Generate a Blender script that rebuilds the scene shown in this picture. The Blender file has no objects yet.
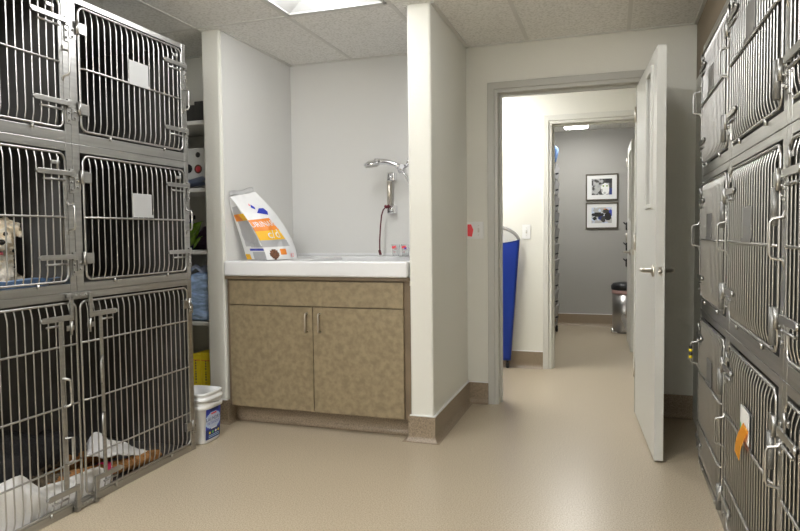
import bpy, bmesh, math, random
from mathutils import Vector, Matrix, noise
random.seed(7)
C = bpy.context.scene.collection
SC = bpy.context.scene
PI = math.pi

# ---------------------------------------------------------------- materials
def new_mat(name):
    m = bpy.data.materials.new(name); m.use_nodes = True
    return m, m.node_tree, m.node_tree.nodes['Principled BSDF']

def mat(name, col, rough=0.5, metal=0.0, bump=0.0, bscale=60.0, var=0.0, vscale=8.0, spec=0.5, trans=0.0, ior=1.45, stretch=None, alpha=1.0, emit=0.0):
    m, nt, b = new_mat(name)
    b.inputs['Base Color'].default_value = (*col, 1)
    b.inputs['Roughness'].default_value = rough
    b.inputs['Metallic'].default_value = metal
    b.inputs['Specular IOR Level'].default_value = spec
    b.inputs['IOR'].default_value = ior
    b.inputs['Transmission Weight'].default_value = trans
    b.inputs['Alpha'].default_value = alpha
    if emit:
        b.inputs['Emission Color'].default_value = (*col, 1); b.inputs['Emission Strength'].default_value = emit
    tc = nt.nodes.new('ShaderNodeTexCoord'); src = tc.outputs['Object']
    if stretch:
        mp = nt.nodes.new('ShaderNodeMapping'); mp.inputs['Scale'].default_value = stretch
        nt.links.new(src, mp.inputs['Vector']); src = mp.outputs['Vector']
    if var > 0:
        n = nt.nodes.new('ShaderNodeTexNoise'); n.inputs['Scale'].default_value = vscale; n.inputs['Detail'].default_value = 5
        nt.links.new(src, n.inputs['Vector'])
        r = nt.nodes.new('ShaderNodeValToRGB')
        r.color_ramp.elements[0].position = .35; r.color_ramp.elements[1].position = .65
        r.color_ramp.elements[0].color = (*[c * (1 - var) for c in col], 1)
        r.color_ramp.elements[1].color = (*[min(1, c * (1 + var)) for c in col], 1)
        nt.links.new(n.outputs['Fac'], r.inputs['Fac']); nt.links.new(r.outputs['Color'], b.inputs['Base Color'])
    if bump > 0:
        n2 = nt.nodes.new('ShaderNodeTexNoise'); n2.inputs['Scale'].default_value = bscale; n2.inputs['Detail'].default_value = 3
        nt.links.new(src, n2.inputs['Vector'])
        bp = nt.nodes.new('ShaderNodeBump'); bp.inputs['Strength'].default_value = bump; bp.inputs['Distance'].default_value = .01
        nt.links.new(n2.outputs['Fac'], bp.inputs['Height']); nt.links.new(bp.outputs['Normal'], b.inputs['Normal'])
    return m

def speckle_mat(name, c0, c1, c2, scale, rough, spec=.5, bump=0.0):
    """fine two-tone chips over a mottled base (poured floor, ceiling tile)"""
    m, nt, b = new_mat(name)
    tc = nt.nodes.new('ShaderNodeTexCoord')
    n = nt.nodes.new('ShaderNodeTexNoise'); n.inputs['Scale'].default_value = scale; n.inputs['Detail'].default_value = 2
    nt.links.new(tc.outputs['Object'], n.inputs['Vector'])
    r = nt.nodes.new('ShaderNodeValToRGB'); e = r.color_ramp.elements
    e[0].position = .34; e[0].color = (*c0, 1); e[1].position = .66; e[1].color = (*c2, 1)
    k = r.color_ramp.elements.new(.5); k.color = (*c1, 1)
    nt.links.new(n.outputs['Fac'], r.inputs['Fac']); nt.links.new(r.outputs['Color'], b.inputs['Base Color'])
    b.inputs['Roughness'].default_value = rough; b.inputs['Specular IOR Level'].default_value = spec
    if bump:
        bp = nt.nodes.new('ShaderNodeBump'); bp.inputs['Strength'].default_value = bump; bp.inputs['Distance'].default_value = .003
        nt.links.new(n.outputs['Fac'], bp.inputs['Height']); nt.links.new(bp.outputs['Normal'], b.inputs['Normal'])
    return m

def emit_mat(name, col, s):
    m = bpy.data.materials.new(name); m.use_nodes = True; nt = m.node_tree; nt.nodes.clear()
    e = nt.nodes.new('ShaderNodeEmission'); e.inputs['Color'].default_value = (*col, 1); e.inputs['Strength'].default_value = s
    o = nt.nodes.new('ShaderNodeOutputMaterial'); nt.links.new(e.outputs[0], o.inputs['Surface'])
    return m

M = {}
M['wall'] = mat('painted_wall', (.72, .708, .64), .55, bump=.12, bscale=90)
M['panel'] = mat('white_wall_panel', (.70, .695, .67), .35, bump=.06, bscale=120)
M['floor'] = speckle_mat('poured_floor', (.325, .266, .184), (.435, .366, .262), (.525, .448, .33), 170, .30, .5)
M['cove'] = speckle_mat('poured_cove', (.20, .152, .098), (.275, .212, .145), (.35, .278, .198), 170, .38)
M['ceil'] = speckle_mat('ceiling_tile', (.66, .65, .61), (.80, .79, .755), (.85, .84, .81), 75, .9, .2, .25)
M['tbar'] = mat('tile_grid', (.66, .65, .61), .5)
M['wall_grey'] = mat('grey_wall', (.37, .362, .335), .6, bump=.1, bscale=90)
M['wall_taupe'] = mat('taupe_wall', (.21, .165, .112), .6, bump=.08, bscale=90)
M['frame_paint'] = mat('grey_frame_paint', (.43, .42, .375), .35, bump=.05, bscale=40, stretch=(30, 30, 1))
M['frame_pale'] = mat('pale_frame_paint', (.62, .61, .56), .35)
M['door_paint'] = mat('door_paint', (.60, .595, .55), .4, bump=.1, bscale=30, stretch=(12, 12, .6))
M['steel'] = mat('brushed_steel', (.41, .405, .388), .36, 1.0, bump=.05, bscale=50, stretch=(1, 1, 40), var=.08, vscale=2)
M['rod'] = mat('steel_rod', (.48, .47, .45), .31, 1.0)
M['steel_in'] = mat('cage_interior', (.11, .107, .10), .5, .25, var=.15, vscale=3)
M['nickel'] = mat('satin_nickel', (.60, .56, .49), .28, 1.0)
M['chrome'] = mat('chrome', (.80, .80, .82), .08, 1.0)
M['cab'] = mat('taupe_laminate', (.27, .212, .128), .38, var=.17, vscale=26)
M['cab_dark'] = mat('laminate_edge', (.19, .14, .088), .45, var=.12, vscale=9)
M['tub'] = mat('white_tub', (.78, .78, .78), .22)
M['white'] = mat('white_plastic', (.78, .78, .76), .35)
M['shelf'] = mat('white_shelf', (.66, .65, .61), .45)
M['card'] = mat('grey_card', (.42, .42, .41), .4)
M['holder'] = mat('dull_holder', (.22, .217, .205), .4, .5)
M['black'] = mat('black_plastic', (.016, .016, .017), .42)
M['dark'] = mat('dark_grey', (.05, .048, .045), .5)
M['red'] = mat('red_sticker', (.85, .07, .085), .4)
M['orange'] = mat('orange_paper', (.92, .42, .035), .6)
M['green'] = mat('green_print', (.12, .5, .12), .5)
M['yellow'] = mat('yellow_card_box', (.87, .68, .02), .5)
M['blue_vinyl'] = mat('blue_vinyl', (.024, .075, .50), .42, bump=.3, bscale=14)
M['blue_pad'] = mat('pale_blue_pad', (.27, .44, .72), .7, bump=.3, bscale=40)
M['blue_cloth'] = mat('blue_cloth', (.10, .17, .33), .8)
M['pad_film'] = mat('blue_pads_in_film', (.36, .50, .74), .18, bump=.6, bscale=22, var=.35, vscale=12, stretch=(1, 1, 3))
M['pad_light'] = mat('light_blue_pad', (.44, .60, .82), .7, bump=.3, bscale=40)
M['towel'] = mat('white_towel', (.80, .79, .77), .9, bump=.5, bscale=160)
M['cord'] = mat('maroon_cord', (.11, .008, .018), .5)
M['glass'] = mat('clear_glass', (.9, .93, .93), .05, trans=1.0, ior=1.3)
M['plastic_clear'] = mat('clear_plastic', (.95, .96, .96), .05, trans=.9, ior=1.03)
M['lens'] = emit_mat('lamp_lens', (.985, .99, 1), 12.0)
M['lens_soft'] = emit_mat('soft_lamp_lens', (.985, .99, 1), 5.5)
M['lens_fill'] = emit_mat('rear_fill_lens', (.985, .99, 1), 42.0)  # strong glow for the added, unseen fill lamps behind the camera
M['lens_hall'] = emit_mat('hall_lamp_lens', (.99, .99, 1), 18.0)
M['lens_far'] = emit_mat('far_lamp_lens', (1, .99, .965), 13.5)
M['lampwhite'] = mat('lamp_enamel', (.55, .55, .54), .4)
M['bag'] = mat('white_bag_film', (.76, .76, .755), .33, bump=.25, bscale=16)
M['bag_silver'] = mat('silver_bag_film', (.46, .46, .47), .3, .25, bump=.3, bscale=16)
M['bag_orange'] = mat('orange_print', (.80, .25, .03), .4)
M['bag_yellow'] = mat('amber_print', (.86, .48, .02), .4)
M['bag_brown'] = mat('brown_print', (.14, .06, .03), .5, var=.5, vscale=60)
M['blue_print'] = mat('blue_print', (.03, .05, .42), .4)
M['lightblue_print'] = mat('light_blue_print', (.42, .60, .85), .4)
M['navy_print'] = mat('navy_print', (.015, .03, .16), .4)
M['cream_fur'] = mat('cream_fur', (.66, .55, .395), .95, bump=.9, bscale=55, var=.22, vscale=30)
M['cream_light'] = mat('pale_fur', (.72, .655, .545), .95, bump=.9, bscale=55, var=.18, vscale=30)
M['black_fur'] = mat('black_fur', (.010, .009, .009), .75, bump=.6, bscale=120, var=.4, vscale=40)
M['tan_fur'] = mat('tan_fur', (.34, .165, .055), .85, bump=.6, bscale=120, var=.35, vscale=45)
M['greytan_fur'] = mat('grizzled_fur', (.11, .085, .055), .85, bump=.6, bscale=120, var=.5, vscale=60)
M['eye'] = mat('eye', (.012, .008, .006), .08)
M['tongue'] = mat('tongue', (.55, .10, .12), .4)
M['pink'] = mat('pink_wrap', (.80, .05, .16), .7)
M['bin'] = mat('grey_bin', (.33, .33, .335), .45)
M['can'] = mat('can_steel', (.42, .41, .40), .3, 1.0)
M['frame_wood'] = mat('dark_frame', (.10, .085, .065), .4)
M['mat_board'] = mat('mat_board', (.74, .74, .73), .7)
M['purple'] = mat('dark_purple', (.035, .012, .035), .45)
M['leaf'] = mat('lime_wrap', (.20, .36, .02), .4, var=.5, vscale=25)
M['bottle_blue'] = mat('dark_blue_bottle', (.03, .05, .11), .25)
M['paper_blue'] = mat('blue_white_paper', (.52, .58, .72), .6)

# ---------------------------------------------------------------- mesh helpers
class MB:
    def __init__(s): s.bm = bmesh.new(); s.mats = []
    def mi(s, m):
        if m is None: return 0
        if m not in s.mats: s.mats.append(m)
        return s.mats.index(m)
    def face(s, pts, m=None):
        f = s.bm.faces.new([s.bm.verts.new(p) for p in pts]); f.material_index = s.mi(m); return f
    def box(s, x0, x1, y0, y1, z0, z1, m=None, bev=0.0, seg=2):
        x0, x1 = sorted((x0, x1)); y0, y1 = sorted((y0, y1)); z0, z1 = sorted((z0, z1))
        r = bmesh.ops.create_cube(s.bm, size=1)
        vs = r['verts']
        for v in vs: v.co = Vector(((x0 + x1) / 2 + v.co.x * (x1 - x0), (y0 + y1) / 2 + v.co.y * (y1 - y0), (z0 + z1) / 2 + v.co.z * (z1 - z0)))
        fs = set(f for v in vs for f in v.link_faces)
        for f in fs: f.material_index = s.mi(m)
        if bev > 0:
            es = list(set(e for v in vs for e in v.link_edges))
            bmesh.ops.bevel(s.bm, geom=es, offset=bev, segments=seg, profile=.5, affect='EDGES')
        return s
    def tube(s, pts, r, m=None, n=8, closed=False, cap=True):
        pts = [Vector(p) for p in pts]; N = len(pts); rings = []; k = s.mi(m)
        up = None
        for i, p in enumerate(pts):
            if closed: t = (pts[(i + 1) % N] - pts[i - 1])
            else: t = pts[min(i + 1, N - 1)] - pts[max(i - 1, 0)]
            t = t.normalized() if t.length > 1e-9 else Vector((0, 0, 1))
            if up is None:
                a = Vector((0, 0, 1)) if abs(t.z) < .9 else Vector((1, 0, 0))
                up = (a - t * a.dot(t)).normalized()
            else:
                up = (up - t * up.dot(t)); up = up.normalized() if up.length > 1e-6 else t.orthogonal().normalized()
            sd = t.cross(up); rr = r[i] if isinstance(r, (list, tuple)) else r
            rings.append([s.bm.verts.new(p + (up * math.cos(2 * PI * j / n) + sd * math.sin(2 * PI * j / n)) * rr) for j in range(n)])
        for i in range(N if closed else N - 1):
            A, B = rings[i], rings[(i + 1) % N]
            for j in range(n):
                f = s.bm.faces.new((A[j], A[(j + 1) % n], B[(j + 1) % n], B[j])); f.smooth = True; f.material_index = k
        if cap and not closed:
            for R, rev in ((rings[0], False), (rings[-1], True)):
                f = s.bm.faces.new(R if rev else R[::-1]); f.material_index = k
        return s
    def lathe(s, prof, c, axis='Z', m=None, n=24, sx=1.0, sy=1.0):
        """prof = [(r, h)...] around an axis through c"""
        k = s.mi(m); rings = []; c = Vector(c)
        for r, h in prof:
            ring = []
            for j in range(n):
                a = 2 * PI * j / n; u, v = r * math.cos(a) * sx, r * math.sin(a) * sy
                q = {'Z': (u, v, h), 'X': (h, u, v), 'Y': (v, h, u)}[axis]
                ring.append(s.bm.verts.new(c + Vector(q)))
            rings.append(ring)
        for A, B in zip(rings, rings[1:]):
            for j in range(n):
                f = s.bm.faces.new((A[j], A[(j + 1) % n], B[(j + 1) % n], B[j])); f.smooth = True; f.material_index = k
        for R, p in ((rings[0], prof[0]), (rings[-1], prof[-1])):
            if p[0] > 1e-5:
                f = s.bm.faces.new(R); f.material_index = k
        return s
    def prism(s, poly, a, b, axis='Y', m=None, smooth=False):
        """poly in the plane normal to axis, extruded a..b"""
        k = s.mi(m)
        def P(u, v, t): return {'Y': (u, t, v), 'X': (t, u, v), 'Z': (u, v, t)}[axis]
        A = [s.bm.verts.new(P(u, v, a)) for u, v in poly]; B = [s.bm.verts.new(P(u, v, b)) for u, v in poly]
        n = len(poly)
        for i in range(n):
            f = s.bm.faces.new((A[i], A[(i + 1) % n], B[(i + 1) % n], B[i])); f.material_index = k; f.smooth = smooth
        for R in (A[::-1], B):
            f = s.bm.faces.new(R); f.material_index = k
        return s
    def grid(s, fn, nu, nv, matfn=None, smooth=True, closed_u=False):
        V = [[s.bm.verts.new(fn(i / nu, j / nv)) for j in range(nv + 1)] for i in range(nu + (0 if closed_u else 1))]
        for i in range(nu):
            for j in range(nv):
                i2 = (i + 1) % len(V)
                try: f = s.bm.faces.new((V[i][j], V[i2][j], V[i2][j + 1], V[i][j + 1]))
                except ValueError: continue
                f.smooth = smooth
                if matfn: f.material_index = s.mi(matfn((i + .5) / nu, (j + .5) / nv))
        return s
    def build(s, name, m, parent=None, origin=None, keep_normals=False):
        bm = s.bm
        if not keep_normals: bmesh.ops.recalc_face_normals(bm, faces=bm.faces)
        off = ROOT.get(parent.name) if parent else None
        if parent is None:
            if origin is None:
                xs = [v.co for v in bm.verts]
                origin = Vector((sum(v.x for v in xs) / len(xs), sum(v.y for v in xs) / len(xs), min(v.z for v in xs)))
            off = Vector(origin)
        for v in bm.verts: v.co -= off
        me = bpy.data.meshes.new(name); bm.to_mesh(me); bm.free()
        ms = list(s.mats)
        if not ms: ms = [m]
        for q in ms: me.materials.append(q if q is not None else m)
        o = bpy.data.objects.new(name, me); C.objects.link(o)
        if parent: o.parent = parent
        else: o.location = off
        ROOT[o.name] = off
        return o
ROOT = {}

def tag(o, label, cat, group=None, kind=None):
    o['label'] = label; o['category'] = cat
    if group: o['group'] = group
    if kind: o['kind'] = kind
    return o
def thing(name, label, cat, loc, group=None):
    o = bpy.data.objects.new(name, None); C.objects.link(o); o.location = loc; o.empty_display_size = .1
    ROOT[o.name] = Vector(loc); return tag(o, label, cat, group)
def struct(name, mb, m, parent=None):
    o = mb.build(name, m, parent, origin=(0, 0, 0) if parent is None else None)
    if parent is None: o['kind'] = 'structure'
    return o
def copy_tree(src, dloc):
    c = src.copy(); C.objects.link(c); c.location = src.location + Vector(dloc); ROOT[c.name] = ROOT[src.name] + Vector(dloc)
    def rec(a, b):
        for ch in [o for o in bpy.data.objects if o.parent == a]:
            d = ch.copy(); C.objects.link(d); d.parent = b; ROOT[d.name] = ROOT[b.name]; rec(ch, d)
    rec(src, c)
    return c
def arc(c, r, a0, a1, n, f):
    return [f(c[0] + r * math.cos(a0 + (a1 - a0) * i / n), c[1] + r * math.sin(a0 + (a1 - a0) * i / n)) for i in range(n + 1)]
def text_bm(body, size, place, depth=0.0):
    """glyph outlines as mesh faces mapped by place(x, y) -> point"""
    cu = bpy.data.curves.new('lettering', 'FONT'); cu.body = body; cu.size = size; cu.align_x = 'CENTER'; cu.align_y = 'CENTER'; cu.resolution_u = 2
    ob = bpy.data.objects.new('lettering', cu); C.objects.link(ob)
    dg = bpy.context.evaluated_depsgraph_get(); me = bpy.data.meshes.new_from_object(ob.evaluated_get(dg))
    mb = MB(); mb.bm.from_mesh(me)
    for v in mb.bm.verts: v.co = Vector(place(v.co.x, v.co.y))
    bpy.data.objects.remove(ob); bpy.data.curves.remove(cu); bpy.data.meshes.remove(me)
    return mb
def organic(chains, voxel, smooth_it=4, disp=0.0, dscale=30.0, scales=None):
    """one continuous skin around chains of (point, radius[, squash])"""
    bm = bmesh.new()
    for ch in chains:
        for (p, r), (q, t) in zip(ch, ch[1:] if len(ch) > 1 else ch):
            p, q = Vector(p), Vector(q); L = (q - p).length; n = max(1, int(L / (min(r, t) * .35 + 1e-6)))
            for i in range(n + 1):
                w = i / n; c = p.lerp(q, w); rr = r + (t - r) * w
                res = bmesh.ops.create_icosphere(bm, subdivisions=2, radius=rr, matrix=Matrix.Translation(c))
    me = bpy.data.meshes.new('tmp'); bm.to_mesh(me); bm.free()
    ob = bpy.data.objects.new('tmp', me); C.objects.link(ob)
    md = ob.modifiers.new('r', 'REMESH'); md.mode = 'VOXEL'; md.voxel_size = voxel
    sm = ob.modifiers.new('s', 'SMOOTH'); sm.iterations = smooth_it; sm.factor = .5
    dg = bpy.context.evaluated_depsgraph_get(); me2 = bpy.data.meshes.new_from_object(ob.evaluated_get(dg))
    mb = MB(); mb.bm.from_mesh(me2); bpy.data.objects.remove(ob); bpy.data.meshes.remove(me); bpy.data.meshes.remove(me2)
    if disp:
        mb.bm.normal_update()
        for v in mb.bm.verts:
            a = noise.noise(v.co * dscale) + .6 * noise.noise(v.co * dscale * 2.3)
            v.co += v.normal * a * disp
    for f in mb.bm.faces: f.smooth = True
    return mb

# ---------------------------------------------------------------- measured layout (metres)
XL, YL0, YLS, YL1, HL = -2.222, 1.40, 2.203, 3.005, 2.247      # left bank face, columns, top
ZL12, ZL23 = 1.609, .962
XR, HRB, ZR12, ZR23 = .434, 2.126, 1.472, .803                  # right bank
YA, YB, HC = 3.497, 4.42, 2.489                                 # alcove front, door wall, ceiling
PX0, PX1 = -1.101, -.965                                        # pillar wall
AX0, AX1 = -2.467, -2.337                                       # partition
HB = .147                                                       # base cove height

# ---------------------------------------------------------------- room shell
mb = MB(); mb.box(-3.2, 2.2, -2.1, 8.7, -.1, 0); struct('floor', mb, M['floor'])
mb = MB(); mb.box(-3.05, -2.95, -2.0, 4.54, 0, HC + .1); struct('wall_left', mb, M['wall'])
mb = MB(); mb.box(-3.05, 1.3, -2.1, -2.0, 0, HC + .1); struct('wall_back', mb, M['wall'])
mb = MB(); mb.box(1.17, 1.27, -2.0, 3.6, 0, HC + .1); mb.box(.50, 1.27, 3.60, YB, 0, HRB + .015); struct('wall_right', mb, M['wall'])
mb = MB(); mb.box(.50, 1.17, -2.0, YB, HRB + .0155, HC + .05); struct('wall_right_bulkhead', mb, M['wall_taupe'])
mb = MB(); mb.box(AX0, AX1, YA, 4.43, 0, HC + .05, bev=.012); struct('wall_partition', mb, M['wall'])
mb = MB(); mb.box(PX0, PX1, YA, YB + .06, 0, HC + .05, bev=.012); struct('wall_pillar', mb, M['wall'])
mb = MB(); mb.box(AX0 - .02, PX1 - .05, 4.43, 4.54, 0, HC + .1); struct('wall_alcove', mb, M['wall'])
mb = MB(); mb.box(-2.95, AX0, 3.97, 4.07, 0, HC + .1); struct('wall_niche', mb, M['wall'])
mb = MB()   # alcove wall panels
mb.box(AX1, AX1 + .006, YA + .02, 4.43, .9, HC); mb.box(AX1, PX0, 4.424, 4.43, .9, HC); mb.box(PX0 - .006, PX0, YA + .02, 4.43, .9, HC)
struct('trim_1', mb, M['panel'])
FO0, FI0, FI1, FO1, FZi, FZo = -.814, -.742, .165, .237, 2.150, 2.228
mb = MB(); mb.box(PX1 - .01, FO0 + .02, YB, 4.54, 0, HC + .1); mb.box(FO1 - .02, .7, YB, 4.54, 0, HC + .1); mb.box(FO0 + .02, FO1 - .02, YB, 4.54, FZo - .02, HC + .1)
struct('wall_front', mb, M['wall'])
# hallway and far room
YH, YF = 5.70, 8.50
G0, G1 = -.490, .20           # inner edges of the second opening
mb = MB(); mb.box(-3.2, G0 - .05, YH, 5.82, 0, HC + .1); mb.box(G1 + .05, 2.2, YH, 5.82, 0, HC + .1); mb.box(G0 - .05, G1 + .05, YH, 5.82, 2.18, HC + .1)
struct('wall_hall', mb, M['wall'])
mb = MB(); mb.box(-3.2, -3.1, 4.54, YH, 0, HC + .1); mb.box(2.1, 2.2, 4.54, YH, 0, HC + .1); mb.box(-3.2, -3.05, 4.5, 4.56, 0, HC + .1)
mb.box(.7, 2.2, YB, 4.54, 0, HC + .1); mb.box(-3.1, AX0, 4.44, 4.54, 0, HC + .1); struct('wall_hall_end', mb, M['wall'])
mb = MB(); mb.box(-1.5, 1.4, YF, YF + .1, 0, HC + .1); struct('wall_far', mb, M['wall_grey'])
mb = MB(); mb.box(-1.5, -1.4, 5.82, YF, 0, HC + .1); struct('wall_far_left', mb, M['wall_grey'])
mb = MB(); mb.box(1.3, 1.4, 5.82, YF, 0, HC + .1); struct('wall_far_right', mb, M['wall_grey'])

# ceiling: lay-in tiles, the lamp cells left open
TX, TY, TW, TL = -1.822, 3.435, .640, 1.28
LAMPS = [(0, -1), (0, -3), (2, -1), (1, -4)]   # (column, row) lamp cells; the rear pair is added for fill light
def cell(i, j): return TX + i * TW, TX + (i + 1) * TW, TY + j * TL, TY + (j + 1) * TL
mb = MB(); tb = MB()
for i in range(-3, 7):
    for j in range(-5, 5):
        x0, x1, y0, y1 = cell(i, j)
        if (i, j) in LAMPS or (i, j) == (-1, 1): 
            if (i, j) in LAMPS: continue
        z = HC if y0 < 4.4 else HC
        mb.box(x0 + .004, x1 - .004, y0 + .004, y1 - .004, z, z + .02)
struct('ceiling', mb, M['ceil'])
for i in range(-3, 8):
    x = TX + i * TW; tb.box(x - .012, x + .012, -2.0, 8.6, HC - .003, HC + .03)
for j in range(-4, 5):
    y = TY + j * TL; tb.box(-3.1, 2.1, y - .012, y + .012, HC - .0035, HC + .03)
struct('trim_2', tb, M['tbar'])
mb = MB()   # wall angle where the ceiling meets the walls
for (x0, x1, y0, y1) in ((PX1, PX1 + .022, YA, YB), (PX1, .5, YB - .02, YB), (AX1 + .006, AX1 + .025, YA, 4.43), (AX1, PX0, 4.404, 4.424), (PX0 - .022, PX0 - .006, YA, 4.43), (.48, .50, -2, YB), (-2.95, AX0, 3.95, 3.97), (-2.95, -2.93, -2, 3.97)):
    mb.box(x0, x1, y0, y1, HC - .007, HC + .002)
struct('trim_3', mb, M['tbar'])

# base coves: upturned flooring with a rounded foot
def cove_poly(s):  # (distance from wall, height)
    return [(0, HB), (.010, HB), (.012, HB - .004), (.012, .040)] + [(.012 + .028 * (1 - math.cos(a)), .040 - .040 * math.sin(a)) for a in (PI / 8, PI / 4, 3 * PI / 8)] + [(.043, .0008), (0, .0008)]
def cove_run(name, pts, m):
    """cove swept along a floor polyline, wall on the left of travel, corners mitred"""
    pl = cove_poly(1); mb = MB(); rings = []; pts = [Vector((a, b)) for a, b in pts]; N = len(pts)
    nrm = lambda a, b: Vector(((b - a).y, -(b - a).x)).normalized()
    for i, p in enumerate(pts):
        n0 = nrm(pts[i - 1], p) if i else nrm(p, pts[1]); n1 = nrm(p, pts[i + 1]) if i < N - 1 else n0
        mt = (n0 + n1) / (1 + n0.dot(n1))
        rings.append([mb.bm.verts.new((p.x + mt.x * d, p.y + mt.y * d, h)) for d, h in pl])
    k = len(pl)
    for A, B_ in zip(rings, rings[1:]):
        for j in range(k): mb.bm.faces.new((A[j], A[(j + 1) % k], B_[(j + 1) % k], B_[j]))
    for R in (rings[0], rings[-1]): mb.bm.faces.new(R)
    return struct(name, mb, m)
def cove(mb, x0, y0, x1, y1, nx, ny):
    """run from (x0,y0) to (x1,y1), wall normal (nx,ny)"""
    pl = cove_poly(1)
    if nx: mb.prism([(x0 + nx * d, h) for d, h in pl], y0, y1, 'Y')
    else: mb.prism([(y0 + ny * d, h) for d, h in pl], x0, x1, 'X')
cove_run('baseboard_pillar', [(PX0, YA + .09), (PX0, YA), (PX1, YA), (PX1, YB), (FO0, YB)], M['cove'])
mb = MB(); cove(mb, FO1, YB, .5, YB, 0, -1); struct('baseboard_front', mb, M['cove'])
cove_run('baseboard_alcove', [(AX0, YA), (AX1, YA), (AX1, 3.60), (PX0, 3.60)], M['cove'])
mb = MB(); cove(mb, -3.0, YH, G0 - .075, YH, 0, -1); struct('baseboard_hall', mb, M['cove'])
mb = MB(); cove(mb, -1.4, YF, 1.3, YF, 0, -1); struct('baseboard_far', mb, M['cove'])
mb = MB()   # thin white cap strip along the coves
mb.box(PX0 - .003, PX1 + .014, YA - .014, YA, HB, HB + .006); mb.box(PX1, PX1 + .014, YA, YB, HB, HB + .006); mb.box(PX1, FO0, YB - .014, YB, HB, HB + .006)
mb.box(AX0, AX1 + .003, YA - .014, YA, HB, HB + .006); mb.box(-3, G0 - .075, YH - .014, YH, HB, HB + .006); mb.box(-1.4, 1.3, YF - .014, YF, HB, HB + .006)
struct('trim_4', mb, M['white'])

# door frames -------------------------------------------------------------
def casing(name, x0, x1, xi0, xi1, zo, zi, yf, yb, m):
    """moulded casing, jamb with stop and rear casing swept round the opening with mitred corners"""
    w = xi0 - x0
    prof = [(0, 0), (0, -.019), (.003, -.022), (.60 * w, -.022), (.64 * w, -.019), (.67 * w, -.013), (.94 * w, -.012), (.985 * w, -.010), (w, -.006),
            (w, .046), (w + .015, .048), (w + .015, .086), (w, .088), (w, yb - yf + .012), (w - .004, yb - yf + .016), (0, yb - yf + .016), (0, yb - yf)]
    mb = MB(); rings = []
    for kx, kz in ((0, 0), (0, 1), (1, 1), (1, 0)):
        rings.append([mb.bm.verts.new(((x0 + d) if kx == 0 else (x1 - d), yf + p, (zo - d) if kz else .0005)) for d, p in prof])
    for A, B_ in zip(rings, rings[1:]):
        for i in range(len(prof) - 1): mb.bm.faces.new((A[i], A[i + 1], B_[i + 1], B_[i]))
    for R in (rings[0], rings[-1]): mb.bm.faces.new(R)
    return struct(name, mb, m)
tr = casing('trim_5', FO0, FO1, FI0, FI1, FZo, FZi, YB, 4.54, M['frame_paint'])
mb = MB(); mb.box(FI0 - .001, FI0 + .002, YB + .015, YB + .04, .96, 1.02); struct('strike_plate', mb, M['nickel'], tr)
casing('trim_6', -.566, G1 + .075, G0, G1, 2.208, 2.130, YH, 5.82, M['frame_pale'])

# doors --------------------------------------------------------------------
def door(name, hinge, th, W, H, lite, m):
    """leaf swings about hinge; left face along local -Y... local s runs from hinge to latch edge"""
    root = bpy.data.objects.new(name, None); C.objects.link(root); root['kind'] = 'structure'
    root.location = (hinge[0], hinge[1], 0); root.rotation_euler = (0, 0, th); ROOT[root.name] = Vector((0, 0, 0))
    T = .044; s0, s1, z0, z1 = lite
    mb = MB()   # local: x = thickness (0..T), y = -s
    for (a, b, c, d) in ((0, s0, .012, H), (s1, W, .012, H), (s0, s1, .012, z0), (s0, s1, z1, H)):
        mb.box(0, T, -b, -a, c, d)
    bmesh.ops.remove_doubles(mb.bm, verts=mb.bm.verts, dist=1e-5)
    mb.build('leaf', m, root)
    f = MB()
    for x0, x1 in ((-.012, .002), (T - .002, T + .012)):
        f.box(x0, x1, -s1 - .022, -s0 + .022, z1 - .004, z1 + .022, bev=.003); f.box(x0, x1, -s1 - .022, -s0 + .022, z0 - .022, z0 + .004, bev=.003)
        f.box(x0, x1, -s0 - .004, -s0 + .022, z0, z1, bev=.003); f.box(x0, x1, -s1 - .022, -s1 + .004, z0, z1, bev=.003)
    f.build('lite_frame', m, root)
    g = MB(); g.box(T / 2 - .003, T / 2 + .003, -s1, -s0, z0, z1); g.build('glass', M['glass'], root)
    for nm, x0, sg in (('lever_handle', 0, -1), ('lever_handle', T, 1)):
        h = MB(); sy = -(W - .068); zc = .995
        h.lathe([(.0, 0), (.032, 0), (.032, sg * .007), (.024, sg * .012), (.0115, sg * .014), (.0105, sg * .055), (.0, sg * .055)], (x0, sy, zc), 'X', n=20)
        h.tube([(x0 + sg * .048, sy - .006, zc), (x0 + sg * .052, sy + .02, zc), (x0 + sg * .056, sy + .07, zc), (x0 + sg * .05, sy + .118, zc - .004)], [.011, .0105, .0095, .0085], n=10)
        h.build(nm, M['nickel'], root)
    l = MB(); l.box(.014, T - .014, -W - .0012, -W, .972, 1.018); l.lathe([(.0, 0), (.009, 0), (.009, -.006), (.006, -.009), (0, -.009)], (T / 2, -W, .995), 'Y', n=12)
    l.build('latch_plate', M['nickel'], root)
    k = MB()
    for z in (.25, 1.08, 1.9): k.tube([(-.008, .004, z), (-.008, .004, z + .1)], .007, n=8)
    k.build('hinge', M['nickel'], root)
    return root
door('door_1', (.1525, 4.412), .0697, .909, 2.19 - .055, (.55, .75, 1.345, 2.05), M['door_paint'])
door('door_2', (.166, 7.42), 0.02, .77, 2.10, (.52, .66, 1.33, 1.98), M['door_paint'])

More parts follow.
